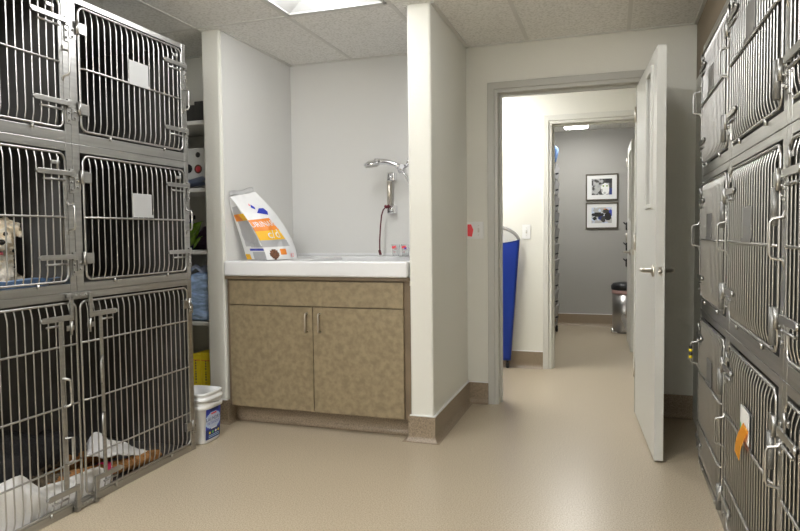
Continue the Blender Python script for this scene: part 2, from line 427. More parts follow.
# ---------------------------------------------------------------- ceiling lamps
def troffer(i, j, label, lens=M['lens']):
    x0, x1, y0, y1 = cell(i, j); xc, yc = (x0 + x1) / 2, (y0 + y1) / 2
    t = thing('ceiling_lamp', label, 'ceiling light', (xc, yc, HC), 'recessed ceiling lamps')
    mb = MB(); a = .014
    mb.box(x0 + a, x1 - a, y0 + a, y0 + a + .02, HC - .006, HC + .02); mb.box(x0 + a, x1 - a, y1 - a - .02, y1 - a, HC - .006, HC + .02)
    mb.box(x0 + a, x0 + a + .02, y0 + a, y1 - a, HC - .006, HC + .02); mb.box(x1 - a - .02, x1 - a, y0 + a, y1 - a, HC - .006, HC + .02)
    mb.build('frame', M['lampwhite'], t)
    p = MB(); q = .03; zt = HC + .09; rb = .10
    P0 = [(x0 + q, y0 + q, HC), (x1 - q, y0 + q, HC), (x1 - q, y1 - q, HC), (x0 + q, y1 - q, HC)]
    P1 = [(xc - rb, y0 + .13, zt), (xc + rb, y0 + .13, zt), (xc + rb, y1 - .13, zt), (xc - rb, y1 - .13, zt)]
    for k in range(4): p.face((P0[k], P0[(k + 1) % 4], P1[(k + 1) % 4], P1[k]))
    p.face(P1); p.box(x0, x1, y0, y1, HC + .10, HC + .12)
    p.build('reflector', M['lampwhite'], t, keep_normals=True)
    l = MB(); ya, yb = y0 + .15, y1 - .15; pts = []
    n = 14
    def f(u, v):
        a_ = PI * u; w = math.sqrt(max(0, 1 - max(0, abs(v - .5) - .44) ** 2 / .0036))
        return (xc - .085 * math.cos(a_) * w, ya + (yb - ya) * v, HC + .020 - .075 * math.sin(a_) * w)
    l.grid(f, n, 40); l.build('lens', lens, t)
    return t
troffer(0, -1, 'recessed ceiling lamp with curved white lens over the wash alcove')
troffer(0, -3, 'added fill lamp, out of view, further back along the left cages', M['lens_fill'])  # unseen lamp added to lift the floor and lower walls
troffer(2, -1, 'recessed ceiling lamp between the pillar and the right-hand cages', M['lens_soft'])
troffer(1, -4, 'added fill lamp, out of view, by the rear of the room', M['lens_fill'])  # added out of view; fills from behind, leaves the door's shadow dark
def dome_lamp(x, y, sx, sy, z, label, lens, name='ceiling_lamp'):
    t = thing(name, label, 'ceiling light', (x, y, z), 'surface ceiling lamps')
    b = MB(); b.box(x - sx / 2 - .012, x + sx / 2 + .012, y - sy / 2 - .012, y + sy / 2 + .012, z - .018, z, bev=.006); b.build('base', M['lampwhite'], t)
    l = MB(); l.box(x - sx / 2, x + sx / 2, y - sy / 2, y + sy / 2, z - .062, z - .018, bev=.02, seg=4); l.build('lens', lens, t)
dome_lamp(-1.25, 5.12, .28, 1.1, HC - .005, 'bright long ceiling lamp in the hallway', M['lens_hall'])
dome_lamp(-.40, 7.42, .27, 1.05, HC - .005, 'white ceiling lamp glimpsed through the second doorway', M['lens_far'])

# ---------------------------------------------------------------- cages
def rrect(P, y0, y1, z0, z1, r, o):
    pts = []
    for (cy, cz, a0) in ((y1 - r, z1 - r, 0), (y0 + r, z1 - r, PI / 2), (y0 + r, z0 + r, PI), (y1 - r, z0 + r, 3 * PI / 2)):
        pts += arc((cy, cz), r, a0, a0 + PI / 2, 5, lambda a, b: P(o, a, b))
    return pts
def cage_door(t, P, B, y0, y1, z0, z1, bars, latch_far=True, card=None, handle=True, tall=False, hz=None):
    """rod-framed door in the Y-Z plane; P(out, y, z); B(mb, o0,o1,y0,y1,z0,z1,..) adds a box"""
    mb = MB(); mb.tube(rrect(P, y0, y1, z0, z1, .032, .002), .0052, n=8, closed=True)
    for w in (.24, .78):
        y = y0 + (y1 - y0) * w; mb.tube([P(.004, y, z0 - .004), P(.004, y, z0 - .022)], .006, n=6)
    d = mb.build('door', M['rod'], t)
    n = round((y1 - y0) / .0372); g = MB()
    for k in range(1, n):
        y = y0 + (y1 - y0) * k / n
        g.tube([P(-.003, y, z1), P(.0, y, z1 - .012), P(.0058, y, z1 - .034), P(.0075, y, z1 - .050), P(.0075, y, z0 + .050), P(.0058, y, z0 + .034), P(.0, y, z0 + .012), P(-.003, y, z0)], .0031, n=6)
    g.build('bar_grille', M['rod'], d)
    for zb in bars:
        c = MB(); c.tube([P(.004, y0, zb), P(.0145, y0 + .02, zb), P(.0145, y1 - .02, zb), P(.004, y1, zb)], .0045, n=6); c.build('cross_bar', M['rod'], d)
    s = 1 if latch_far else -1
    e = y1 if latch_far else y0            # latch edge
    h = y0 if latch_far else y1            # hinge edge
    # hinges: leaf clasping the rod, barrel and a bolted plate on the stile
    for zc in ((z1 - .095, z0 + .095) if not tall else (z1 - .09, z0 + .10)):
        k = MB(); B(k, -.006, .012, h - s * .006, h + s * .040, zc - .024, zc + .024, bev=.002)
        k.tube([P(.010, h - s * .014, zc - .03), P(.010, h - s * .014, zc + .03)], .007, n=8)
        B(k, .0, .004, h - s * .050, h - s * .014, zc - .055, zc - .005, bev=.001)
        for dz in (-.045, -.018): k.lathe([(.0, 0), (.0055, 0), (.0045, .004), (0, .005)], P(.004, h - s * .034, zc + dz), 'X', n=8, sx=1, sy=1) if P(1, 0, 0)[0] > P(0, 0, 0)[0] else k.lathe([(.0, 0), (.0055, 0), (.0045, -.004), (0, -.005)], P(.004, h - s * .034, zc + dz), 'X', n=8)
        k.build('hinge', M['steel'], d)
    if not tall:
        zs = (z1 - .085, z0 + .105)
        r = MB(); B(r, .008, .014, e - s * .020, e - s * .002, zs[1] - .012, zs[0] + .012, bev=.002); r.build('latch_rod', M['steel'], d)
        for zc in zs:
            b = MB(); B(b, .012, .019, e - s * .148, e + s * .026, zc - .011, zc + .011, bev=.002)
            b.tube([P(.014, e - s * .122, zc - .030), P(.014, e - s * .012, zc - .030)], .005, n=6)
            b.tube([P(.011, e - s * .150, zc), P(.023, e - s * .150, zc)], .009, n=8)
            b.build('latch_bar', M['steel'], d)
            k = MB(); B(k, .0, .011, e + s * .022, e + s * .0445, zc - .016, zc + .020, bev=.002); B(k, .0, .005, e + s * .023, e + s * .0445, zc - .085, zc - .016, bev=.002)
            for dz in (-.035, -.066): k.tube([P(.004, e + s * .034, zc + dz), P(.011, e + s * .034, zc + dz)], .006, n=8)
            k.build('latch_keeper', M['steel'], t)
        b = MB(); B(b, .010, .018, e - s * .080, e - s * .040, z1 - .052, z1 - .036, bev=.002)
        b.tube([P(.014, e - s * .05, z1 - .075), P(.018, e - s * .05, z1 - .02)], .005, n=6); b.build('name_clip', M['steel'], d)
        if handle:
            zc = hz or (z0 + z1) / 2; yh = e - s * .002
            hm = MB(); hm.tube([P(.012, yh, zc + .075), P(.018, yh, zc + .055), P(.042, yh + s * .003, zc + .050), P(.047, yh + s * .004, zc + .040), P(.047, yh + s * .004, zc - .040), P(.042, yh + s * .003, zc - .050), P(.018, yh, zc - .055), P(.012, yh, zc - .075)], .0045, n=8)
            hm.build('handle', M['rod'], d)
    if card:
        ya, za = card; c = MB(); B(c, .0115, .0155, ya, ya + .135, za, za + .112, bev=.0015); B(c, .0155, .019, ya - .004, ya + .139, za - .005, za + .008); c.build('card_holder', M['card'] if P(1, 0, 0)[0] > P(0, 0, 0)[0] else M['holder'], d)
    return d

def cage_body(t, P, B, y0, y1, z0, z1, o_y0, o_y1, o_z0, o_z1, depth, split=None):
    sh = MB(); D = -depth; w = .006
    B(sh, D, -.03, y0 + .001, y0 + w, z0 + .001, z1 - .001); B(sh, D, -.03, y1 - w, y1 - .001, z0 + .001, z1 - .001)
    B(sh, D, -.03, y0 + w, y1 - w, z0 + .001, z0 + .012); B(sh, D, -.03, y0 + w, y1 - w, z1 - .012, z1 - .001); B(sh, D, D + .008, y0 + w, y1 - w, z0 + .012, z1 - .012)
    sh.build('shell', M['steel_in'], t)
    fr = MB()
    B(fr, -.035, 0, y0 + .0008, o_y0, z0 + .0008, z1 - .0008, bev=.0025); B(fr, -.035, 0, o_y1, y1 - .0008, z0 + .0008, z1 - .0008, bev=.0025)
    B(fr, -.035, -.001, o_y0, o_y1, o_z1, z1 - .0008, bev=.002); B(fr, -.035, -.001, o_y0, o_y1, z0 + .0008, o_z0, bev=.002)
    if split: B(fr, -.030, -.012, split - .006, split + .006, o_z0, o_z1)
    # rolled lip of the rails
    fr.build('front_frame', M['steel'], t)

def frames(Xf, sgn):
    P = lambda o, y, z: (Xf + sgn * o, y, z)
    def B(mb, o0, o1, y0, y1, z0, z1, bev=0.0): mb.box(Xf + sgn * o0, Xf + sgn * o1, y0, y1, z0, z1, bev=bev)
    return P, B
GL, GR = 'stainless cages of the left bank', 'stainless cages of the right bank'
P, B = frames(XL, 1)
def left_cage(y0, y1, z0, z1, dz0, dz1, label, card=None):
    t = thing('animal_cage', label, 'cage', (XL - .35, (y0 + y1) / 2, z0), GL)
    d0, d1 = y0 + .054, y1 - .046
    cage_body(t, P, B, y0, y1, z0, z1, d0 - .012, d1 + .012, dz0 - .012, dz1 + .012, .70)
    cage_door(t, P, B, d0, d1, dz0, dz1, [(dz0 + dz1) / 2 + .002], True, card)
    return t
left_cage(YL0, YLS, ZL12, HL, 1.668, 2.208, 'stainless steel cage at top of left bank, cut off by the photo edge')
left_cage(YLS, YL1, ZL12, HL, 1.668, 2.208, 'stainless steel cage at top far end of left bank with grey card holder', (2.55, 1.942))
left_cage(YLS, YL1, ZL23, ZL12, 1.012, 1.560, 'empty middle-row stainless cage of left bank with grey card holder', (2.548, 1.300))
left_cage(YL0, YLS, ZL23, ZL12, 1.012, 1.560, 'middle-row stainless cage of left bank holding the small cream dog')
# the double-width bottom cage with two doors
t = thing('animal_cage', 'large double-door bottom cage of left bank holding the black dog', 'cage', (XL - .35, YLS, 0), GL)
cage_body(t, P, B, YL0, YL1, 0, ZL23, 1.425, 2.968, .036, .930, .70)
for (d0, d1, far) in ((1.435, 2.190, True), (2.214, 2.958, False)):
    d = cage_door(t, P, B, d0, d1, .046, .918, [.738, .480, .226], far, tall=True)
    e = d1 if far else d0; s = 1 if far else -1
    yv = e - s * .100
    r = MB(); B(r, .014, .021, yv - .010, yv + .010, .12, .845, bev=.002); r.build('latch_rod', M['steel'], d)
    for zc, up in ((.858, 1), (.112, -1)):
        b = MB(); B(b, .016, .024, e - s * .190, e - s * .035, zc - .012, zc + .012, bev=.002)
        b.tube([P(.016, e - s * .17, zc - .03), P(.016, e - s * .09, zc - .03)], .005, n=6)
        b.tube([P(.013, e - s * .192, zc), P(.027, e - s * .192, zc)], .009, n=8); b.build('latch_bar', M['steel'], d)
        k = MB(); zf = .948 if up > 0 else .016
        B(k, .016, .026, e - s * .050, e - s * .032, min(zc - .014, zf) , max(zc + .014, zf), bev=.002); B(k, .0, .026, e - s * .050, e - s * .032, zf - .010, zf + .010, bev=.002)
        k.build('latch_keeper', M['steel'], t)
    h = MB(); zc = .545 if far else .60
    h.tube([P(.019, yv, zc + .06), P(.036, yv + s * .02, zc + .05), P(.037, yv + s * .026, zc + .04), P(.037, yv + s * .026, zc - .05), P(.034, yv + s * .022, zc - .06), P(.019, yv, zc - .065)], .006, n=8)
    h.build('handle', M['steel'], d)
    h = MB(); h.tube([P(.019, yv, zc - .2), P(.036, yv + s * .026, zc - .2), P(.036, yv + s * .026, zc - .3), P(.019, yv, zc - .31)], .006, n=8); h.build('guide_loop', M['steel'], d)
    c = MB(); B(c, .011, .018, yv + s * .035, yv + s * .075, .80, .822, bev=.002); c.tube([P(.015, yv + s * .06, .78), P(.02, yv + s * .06, .84)], .005, n=6); c.build('name_clip', M['steel'], d)
for zc in (.948, .017):
    k = MB(); B(k, .0, .008, 2.14, 2.275, zc - .012, zc + .012, bev=.002)
    for y in (2.165, 2.19, 2.215, 2.245): k.tube([P(.006, y, zc), P(.013, y, zc)], .0065, n=8)
    k.build('bolted_plate', M['steel'], t)

# right bank ---------------------------------------------------------------
P, B = frames(XR, -1)
YRC = [1.055, 1.910, 2.765, 3.578]
RZ = [(0, ZR23, .045, .760), (ZR23, ZR12, .865, 1.430), (ZR12, HRB, 1.530, 2.080)]
WH = [['bottom cage of right bank cut off at the photo edge', 'bottom cage of right bank with hanging orange tag', 'bottom cage of right bank at the far end, yellow tape on its handle'],
      ['middle-row cage of right bank cut off at the photo edge', 'middle-row cage of right bank above the orange tag', 'middle-row cage at the far end of right bank beside the open door'],
      ['top cage of right bank cut off at the photo edge', 'top cage of right bank, second from the far end', 'top cage at the far end of right bank beside the open door']]
for row in range(3):
    z0, z1, a, b = RZ[row]
    for col in range(3):
        y0, y1 = YRC[col], YRC[col + 1]
        t = thing('animal_cage', 'stainless ' + WH[row][col], 'cage', (XR + .35, (y0 + y1) / 2, z0), GR)
        d0, d1 = y0 + .055, y1 - .05
        cage_body(t, P, B, y0, y1, z0, z1, d0 - .012, d1 + .012, a - .012, b + .012, .70)
        bars = [(a + b) / 2 + .01] if row else [.500, .240]
        cd = (d0 + (.30 if row else .245), bars[0] + .008)
        d = cage_door(t, P, B, d0, d1, a, b, bars, True, cd if col else None, hz=(.42 if (row == 0 and col == 1) else None) or ((a + b) / 2 + (.03 if row else .18)))
        # spring housing at the hinge edge
        for zc in (b - .17, a + .07):
            if row == 2 and zc > 1.8: continue
            k = MB(); k.tube([P(.012, d0 + .006, zc - .05), P(.012, d0 + .006, zc + .055)], .012, n=10); k.build('hinge_barrel', M['holder'], d)
        if row == 0 and col == 2:
            zc = (a + b) / 2 + .18; k = MB()
            for q in range(4): k.tube([P(.047, d1 + .004, zc + .034 - q * .017), P(.047, d1 + .004, zc + .02 - q * .017)], .0085, m=M['yellow'] if q % 2 else M['dark'], n=8)
            k.build('handle_tape', M['yellow'], d)

# orange tag on the bottom cage's card holder
mb = MB(); yc = 2.385
TQ = [Vector((XR - .034, 2.375, .455)), Vector((XR - .034, 2.290, .448)), Vector((XR - .025, 2.205, .572)), Vector((XR - .025, 2.285, .578))]
def tagf(u, v): return TQ[0].lerp(TQ[1], u).lerp(TQ[3].lerp(TQ[2], u), v) + Vector((-.006 * math.sin(PI * v), 0, 0))
mb.grid(tagf, 8, 10)
bmesh.ops.solidify(mb.bm, geom=mb.bm.faces[:], thickness=.0015)
tag(mb.build('paper_tag', M['orange']), 'orange paper tag hanging on a bottom cage of the right bank', 'tag')
mb = MB(); mb.box(XR - .0235, XR - .021, 2.212, 2.345, .522, .624, m=M['white']); mb.box(XR - .024, XR - .0235, 2.325, 2.342, .545, .565, m=M['green'])
tag(mb.build('name_card', M['card']), 'white name card with green mark above the orange tag', 'card')

# ---------------------------------------------------------------- wash alcove: cabinet, tub, shower
t = thing('base_cabinet', 'mottled brown laminate cabinet with two doors under the wash tub', 'cabinet', (-1.72, 3.8, 0))
cx0, cx1 = AX1 + .008, PX0 - .004; yf = 3.512
mb = MB(); mb.box(cx0, cx1, yf + .006, 3.598, .112, .940); mb.box(cx0, cx1, 3.602, 4.40, .112, .940); mb.box(cx0, cx1, 3.64, 3.70, .0, .112); mb.build('carcass', M['cab_dark'], t)
mb = MB(); mb.box(cx0 - .004, cx1, yf - .020, yf + .03, .926, .9455, bev=.002); mb.build('top_edge', M['cab_dark'], t)
mb = MB(); mb.box(-2.303, -1.142, yf - .014, yf + .006, .766, .918, bev=.0025); mb.build('false_drawer_front', M['cab'], t)
for i, (x0, x1) in enumerate(((-2.303, -1.7245), (-1.7195, -1.142))):
    mb = MB(); mb.box(x0, x1, yf - .014, yf + .006, .116, .760, bev=.0025); d = mb.build('door', M['cab'], t)
    hx = (-1.760, -1.672)[i]; h = MB()
    h.tube([(hx, yf - .014, .724), (hx, yf - .040, .722), (hx, yf - .044, .714), (hx, yf - .044, .622), (hx, yf - .040, .614), (hx, yf - .014, .612)], .0055, n=8); h.build('handle', M['nickel'], d)

t = thing('wash_tub', 'white rectangular wash tub set on the brown cabinet', 'tub', (-1.72, 3.8, .9455))
mb = MB(); ztop, zb = 1.042, .947; tx0, tx1 = AX1 + .009, PX0 - .009; ty0, ty1 = 3.478, 4.415
bx0, bx1, by0, by1 = -1.88, -1.18, ty0 + .07, ty1 - .10
mb.box(tx0, tx1, ty0, by0, zb, ztop, bev=.012, seg=3); mb.box(tx0, tx1, by1, ty1, zb, ztop, bev=.010, seg=3)
mb.box(tx0, bx0, by0 - .02, by1 + .02, zb, ztop - .002, bev=.004); mb.box(bx1, tx1, by0 - .02, by1 + .02, zb, ztop - .002, bev=.004)
mb.build('rim', M['tub'], t)
mb = MB(); zz = .962
mb.box(bx0 - .004, bx1 + .004, by0 - .004, by1 + .004, zb + .0005, zz)
mb.build('basin', M['tub'], t)
mb = MB(); mb.lathe([(0, zz + .0002), (.04, zz + .0002), (.04, zz + .004), (.03, zz + .005), (0, zz + .003)], (-1.3, 3.95, 0), 'Z'); mb.build('drain', M['chrome'], t)
mb = MB(); mb.box(tx0, tx1, 4.405, 4.4235, ztop + .0005, 1.062, bev=.003); mb.build('backsplash_strip', M['tub'], t)

# shower head, arm and mount on the right alcove wall
t = thing('shower_head', 'chrome handheld shower head held out over the wash tub', 'shower', (PX0 - .006, 4.2, 1.62))
mb = MB(); ys = 4.20
hp = [(-1.368, ys, 1.648), (-1.41, ys, 1.676), (-1.46, ys, 1.695), (-1.52, ys, 1.705), (-1.565, ys, 1.704)]
mb.tube(hp, [.0165, .018, .0195, .021, .025], n=14)
mb.build('handle', M['chrome'], t)
mb = MB(); hd = Vector((-1.592, ys, 1.684))
prof = [(.0, .030), (.022, .028), (.038, .016), (.044, .002), (.044, -.006), (.040, -.010), (0, -.010)]
mb.lathe(prof, (0, 0, 0), 'Z', n=28, sx=1.3, sy=1.12)
for v in mb.bm.verts: v.co = Matrix.Rotation(-.10, 3, 'Y') @ v.co + hd
mb.build('spray_head', M['chrome'], t)
mb = MB(); mb.lathe([(0, 0), (.036, 0), (.036, .002), (0, .002)], (0, 0, 0), 'Z', n=24, sx=1.3)
for v in mb.bm.verts: v.co = Matrix.Rotation(-.10, 3, 'Y') @ v.co + hd + Vector((0, 0, -.0125))
mb.build('spray_face', M['shelf'], t)
mb = MB(); mb.tube([(-1.345, ys, 1.652), (-1.395, ys, 1.640)], .024, n=14); mb.tube([(-1.362, ys - .03, 1.66), (-1.362, ys + .03, 1.64)], .017, n=12)
mb.tube([(-1.355, ys, 1.66), (-1.30, ys, 1.685), (-1.2, ys, 1.70), (PX0 - .006, ys, 1.70)], .013, n=10); mb.lathe([(0, 0), (.035, 0), (.03, -.012), (.013, -.014), (0, -.014)], (PX0 - .006, ys, 1.70), 'X', n=20)
mb.tube([(-1.335, ys + .01, 1.672), (-1.318, ys + .02, 1.725)], .014, n=10)
mb.build('swivel_arm', M['chrome'], t)
mb = MB(); mb.tube([(-1.372, ys, 1.635), (-1.345, ys + .01, 1.60), (-1.325, ys + .02, 1.55), (-1.31, ys + .03, 1.45), (-1.29, ys + .06, 1.30), (-1.25, ys + .1, 1.20), (-1.2, ys + .12, 1.19), (-1.15, ys + .1, 1.24), (PX0 - .006, ys + .08, 1.25)], .0085, n=8); mb.build('hose', M['chrome'], t)

t = thing('slide_bar', 'short grey wall bar with two chrome end brackets above the tub', 'wall bar', (-1.51, 4.424, 1.34))
mb = MB(); mb.tube([(-1.524, 4.378, 1.63), (-1.524, 4.378, 1.37)], .019, n=12); mb.build('bar', M['nickel'], t)
for zc in (1.612, 1.378):
    k = MB(); k.box(-1.535, -1.478, 4.352, 4.424, zc - .030, zc + .030, bev=.007, seg=3); k.lathe([(0, 0), (.017, 0), (.014, -.008), (0, -.009)], (-1.503, 4.352, zc), 'Y', n=14); k.build('bracket', M['chrome'], t)
mb = MB(); xk = -1.5345
mb.tube([(xk + .034, 4.335, 1.395), (xk + .015, 4.333, 1.397), (xk - .004, 4.335, 1.395), (xk - .022, 4.33, 1.375), (xk - .034, 4.325, 1.335), (xk - .040, 4.315, 1.25), (xk - .041, 4.30, 1.16), (xk - .038, 4.29, 1.09), (xk - .034, 4.285, 1.062)], .0050, n=8)
mb.tube([(xk + .026, 4.330, 1.405), (xk + .004, 4.322, 1.392), (xk - .006, 4.330, 1.402)], .0105, n=8)
mb.tube([(xk - .040, 4.288, 1.085), (xk - .028, 4.28, 1.055)], .010, n=8)
tag(mb.build('leash', M['cord']), 'thin dark maroon leash hanging from the grey wall bar', 'leash')

for k, (x, y, lab) in enumerate(((-1.437, 4.25, 'small clear plastic cup with red print at back of tub, left one'), (-1.372, 4.27, 'small clear plastic cup with red and blue print beside the pillar wall'))):
    t = thing('plastic_cup', lab, 'cup', (x, y, 1.0425), 'clear cups on the tub')
    mb = MB(); mb.lathe([(0, 1.0432), (.022, 1.0432), (.030, 1.128), (.028, 1.128), (.0205, 1.046), (0, 1.046)], (x, y, 0), 'Z', n=20); mb.build('cup', M['plastic_clear'], t)
    mb = MB()
    for (a, z, s, m) in ((-1.9, 1.108, .010, M['red']), (-1.45, 1.112, .008, M['red']), (-1.3, 1.100, .009, M['blue_print'] if k else M['card']), (-1.7, 1.075, .007, M['card'])):
        r = .0222 + .008 * (z - 1.043) / .085 + .001
        mb.box(x + r * math.cos(a) - s, x + r * math.cos(a) + s, y + r * math.sin(a) - .0015, y + r * math.sin(a) + .0005, z - s * .8, z + s * .8, m=m, bev=.001)
    mb.build('print', M['red'], t)

# pet food bag ---------------------------------------------------------------
t = thing('pet_food_bag', 'white pet food bag with orange and amber print leaning in tub corner', 'bag', (-2.1, 3.7, 1.0425))
NB, LB, RB = Vector((-2.075, 3.58, 1.045)), Vector((-2.27, 3.66, 1.045)), Vector((-1.975, 3.80, 1.045))
BB = LB + (RB - NB)
NT, RT = Vector((-2.318, 3.550, 1.450)), Vector((-2.235, 3.725, 1.490)); LT = NT + Vector((-.022, .006, -.012)); BT = RT + Vector((-.012, .01, -.01))
def rim(w):  # corners at height w: near, right, back, left
    e = w ** 1.7
    def mix(a, b, bl):
        p = a.lerp(b, w); q = a.lerp(b, e)
        return Vector((q.x * bl + p.x * (1 - bl), q.y * bl + p.y * (1 - bl), p.z))
    return [mix(NB, NT, .65), mix(RB, RT, .95), mix(BB, BT, .2), mix(LB, LT, .1)]
def bag_pt(side, u, w, off=0.0):
    c = rim(w); a, b = c[side], c[(side + 1) % 4]
    p = a.lerp(b, u)
    n = (b - a).cross(Vector((0, 0, 1))); n = n.normalized() if n.length > 1e-6 else Vector((0, -1, 0))
    fat = math.sin(PI * u) * (1 - w ** 3) * math.sin(PI * min(1, w * .85 + .15))
    bulge = (.046, .0, .010, -.012)[side] * fat * (1 if side != 3 else (1 if w > .3 else .3))
    wr = (.016 * noise.noise(Vector((p.x * 11, p.y * 11, p.z * 12))) + .008 * noise.noise(Vector((p.x * 26, p.y * 26, p.z * 22)))) * (1 - abs(2 * u - 1) ** 3) * min(1, w * 6)
    q = p + n * (bulge + wr + off)
    q.x = max(q.x, AX1 + .0085); q.z = max(q.z, 1.0436)
    return q
def front_mat(u, w):
    if u > .62 + .52 * (.62 - w) ** 2 * 2 - (.0 if w < .62 else (w - .62) * 1.4) and w > .12: return M['bag']
    if w > .62 + .0 * u: return M['bag']
    if w > .455: return M['bag_orange']
    if w > .30: return M['bag_yellow']
    if w < .16 and .12 < u < .36 and ((u - .24) / .12) ** 2 + ((w - .085) / .08) ** 2 < 1: return M['bag_brown']
    if .07 < w < .16 and .40 < u < .60: return M['bag_orange']
    if w < .25: return M['bag'] if w < .20 else M['bag_silver']
    return M['bag_silver']
def side_mat(u, w):   # u: 0 = left/back edge, 1 = near edge
    if w > .86: return M['bag']
    if w > .74: return M['bag_silver'] if .12 < u < .9 else M['bag']
    if w > .62: return (M['bag_yellow'] if u > .62 else M['bag_orange']) if u > .08 else M['bag']
    if w > .22: return M['bag_silver'] if .14 < u < .93 else M['bag']
    if .13 < w < .20 and .35 + (.20 - w) * 2 < u + .25: return M['blue_print'] if (.14 < w < .185 and u > .3) else M['bag']
    if w < .09 and u < .25: return M['bag_yellow']
    return M['bag_silver'] if u > .4 else M['bag']
mb = MB()
mb.grid(lambda u, w: bag_pt(0, u, w), 44, 56, front_mat)
mb.grid(lambda u, w: bag_pt(1, u, w), 16, 56, lambda u, w: M['bag'])
mb.grid(lambda u, w: bag_pt(2, u, w), 20, 56, lambda u, w: M['bag'])
mb.grid(lambda u, w: bag_pt(3, u, w), 36, 56, side_mat)
for w in (0.0, 1.0):
    mb.face([bag_pt(s, 0, w) for s in range(4)], M['bag'])
bmesh.ops.remove_doubles(mb.bm, verts=mb.bm.verts, dist=2e-4)
mb.build('sack', M['bag'], t)
# crimped top seam
mb = MB()
mb.grid(lambda u, v: NT.lerp(RT, u) + Vector((-.012 - .010 * v, .004, .0 + .030 * v + .005 * math.sin(9 * u))) + Vector((max(0, AX1 + .010 - (NT.lerp(RT, u).x - .022)), 0, 0)), 20, 4)
bmesh.ops.solidify(mb.bm, geom=mb.bm.faces[:], thickness=.003); mb.build('top_seam', M['bag'], t)
def on_front(u0, w0): 
    return lambda x, y: bag_pt(0, u0 + x / .33, w0 + y / .52, .0025)
for (txt, sz, u0, w0, m, nm) in (('URINARY', .060, .36, .545, 'bag', 'lettering'), ('c/d', .095, .40, .385, 'bag', 'lettering'), ('8.5', .04, .80, .055, 'red', 'lettering')):
    mb = text_bm(txt, sz, on_front(u0, w0)); mb.build(nm, M[m], t, keep_normals=True)
mb = MB()
for poly, m in (([(.36, .80), (.43, .845), (.47, .80), (.43, .765)], 'blue_print'), ([(.35, .83), (.40, .865), (.40, .83)], 'red'), ([(.38, .715), (.56, .775), (.72, .77), (.74, .715), (.66, .67), (.55, .69)], 'blue_print')):
    mb.face([bag_pt(0, u, w, .003) for u, w in poly], M[m])
mb.build('emblem', M['blue_print'], t)

# ---------------------------------------------------------------- bucket
bx, by = -2.303, 3.155
t = thing('plastic_bucket', 'white plastic bucket with blue label by the cabinet', 'bucket', (bx, by, 0))
BS = .102
def rbx(h):  # outer half-size at height
    return BS * (.90 + .10 * h / .25)
def sq(mb, prof, n=40, ex=5.0):
    rings = []
    for r, h in prof:
        ring = []
        for j in range(n):
            a = 2 * PI * j / n; cc, ss = math.cos(a), math.sin(a)
            k = (abs(cc) ** ex + abs(ss) ** ex) ** (-1 / ex)
            ring.append(mb.bm.verts.new((bx + r * cc * k, by + r * ss * k, h)))
        rings.append(ring)
    for A, Bq in zip(rings, rings[1:]):
        for j in range(n):
            f = mb.bm.faces.new((A[j], A[(j + 1) % n], Bq[(j + 1) % n], Bq[j])); f.smooth = True
    mb.bm.faces.new(rings[0]); mb.bm.faces.new(rings[-1])
mb = MB(); sq(mb, [(rbx(0) - .004, .0015), (rbx(.01), .010), (rbx(.19), .20), (rbx(.19) + .010, .203), (rbx(.2) + .011, .225), (rbx(.2) + .004, .229), (rbx(.24) + .003, .246), (rbx(.24) + .009, .249), (rbx(.24) + .010, .266), (rbx(.24) + .003, .269), (rbx(.25) + .002, .282), (rbx(.25) + .006, .286), (rbx(.25) + .006, .296), (rbx(.25) - .003, .298), (rbx(.2) - .004, .20), (rbx(.0) - .008, .012)])
mb.build('pail', M['white'], t)
LX0, LX1 = -.070, .074
def lab(u, v, o=.0015):   # label on the face towards the camera (-Y), wrapped on the flat side
    z = .022 + .185 * v; d = LX0 + (LX1 - LX0) * u; R = rbx(z) + .0005; return (bx + R * (1 - min(.999, abs(d) / R) ** 5) ** .2 + o, by + d, z)
def labm(u, v):
    e = ((u - .46) / .52) ** 2 + ((v - .58) / .27) ** 2
    if v > .86: return M['navy_print'] if .25 < u < .8 else M['blue_print']
    if e < 1: return M['lightblue_print'] if e > .78 else M['paper_blue']
    if v < .30: return M['navy_print']
    return M['blue_print']
mb = MB(); mb.grid(lambda u, v: lab(u, v), 24, 32, labm, smooth=False); mb.build('label_sheet', M['blue_print'], t)
for txt, sz, u0, v0, m in (('LAUNDRY', .030, .47, .63, 'navy_print'), ('DETERGENT', .0205, .47, .50, 'blue_print')):
    mb = text_bm(txt, sz, lambda x, y, u0=u0, v0=v0: lab(u0 + x / .144, v0 + y / .185, .0025)); mb.build('lettering', M[m], t, keep_normals=True)
def mark(nm, pts, m):
    q = MB(); q.face([lab(u, v, .0027) for u, v in pts], M[m]); q.build(nm, M[m], t)
mark('red_banner', ((.3, .77), (.66, .77), (.66, .82), (.3, .82)), 'red'); mark('caption_bar', ((.3, .31), (.7, .31), (.7, .34), (.3, .34)), 'white')
for u, m in ((.22, 'yellow'), (.42, 'green'), (.62, 'white'), (.80, 'yellow')): mark('round_mark', [(u + .06 * math.cos(a), .20 + .04 * math.sin(a)) for a in [2 * PI * i / 10 for i in range(10)]], m)
for v in (.05, .10): mark('print_line', ((.15, v), (.85, v), (.85, v + .02), (.15, v + .02)), 'lightblue_print')
mb = MB(); hh = [(.115, .030, .232), (.121, -.02, .240), (.120, -.075, .250), (.108, -.112, .258), (.07, -.122, .264), (0, -.125, .268)]
mb.tube([(bx + a, by + b, c) for a, b, c in hh] + [(bx - a, by + b, c) for a, b, c in hh[-2::-1]], .0030, n=6); mb.build('handle', M['can'], t)

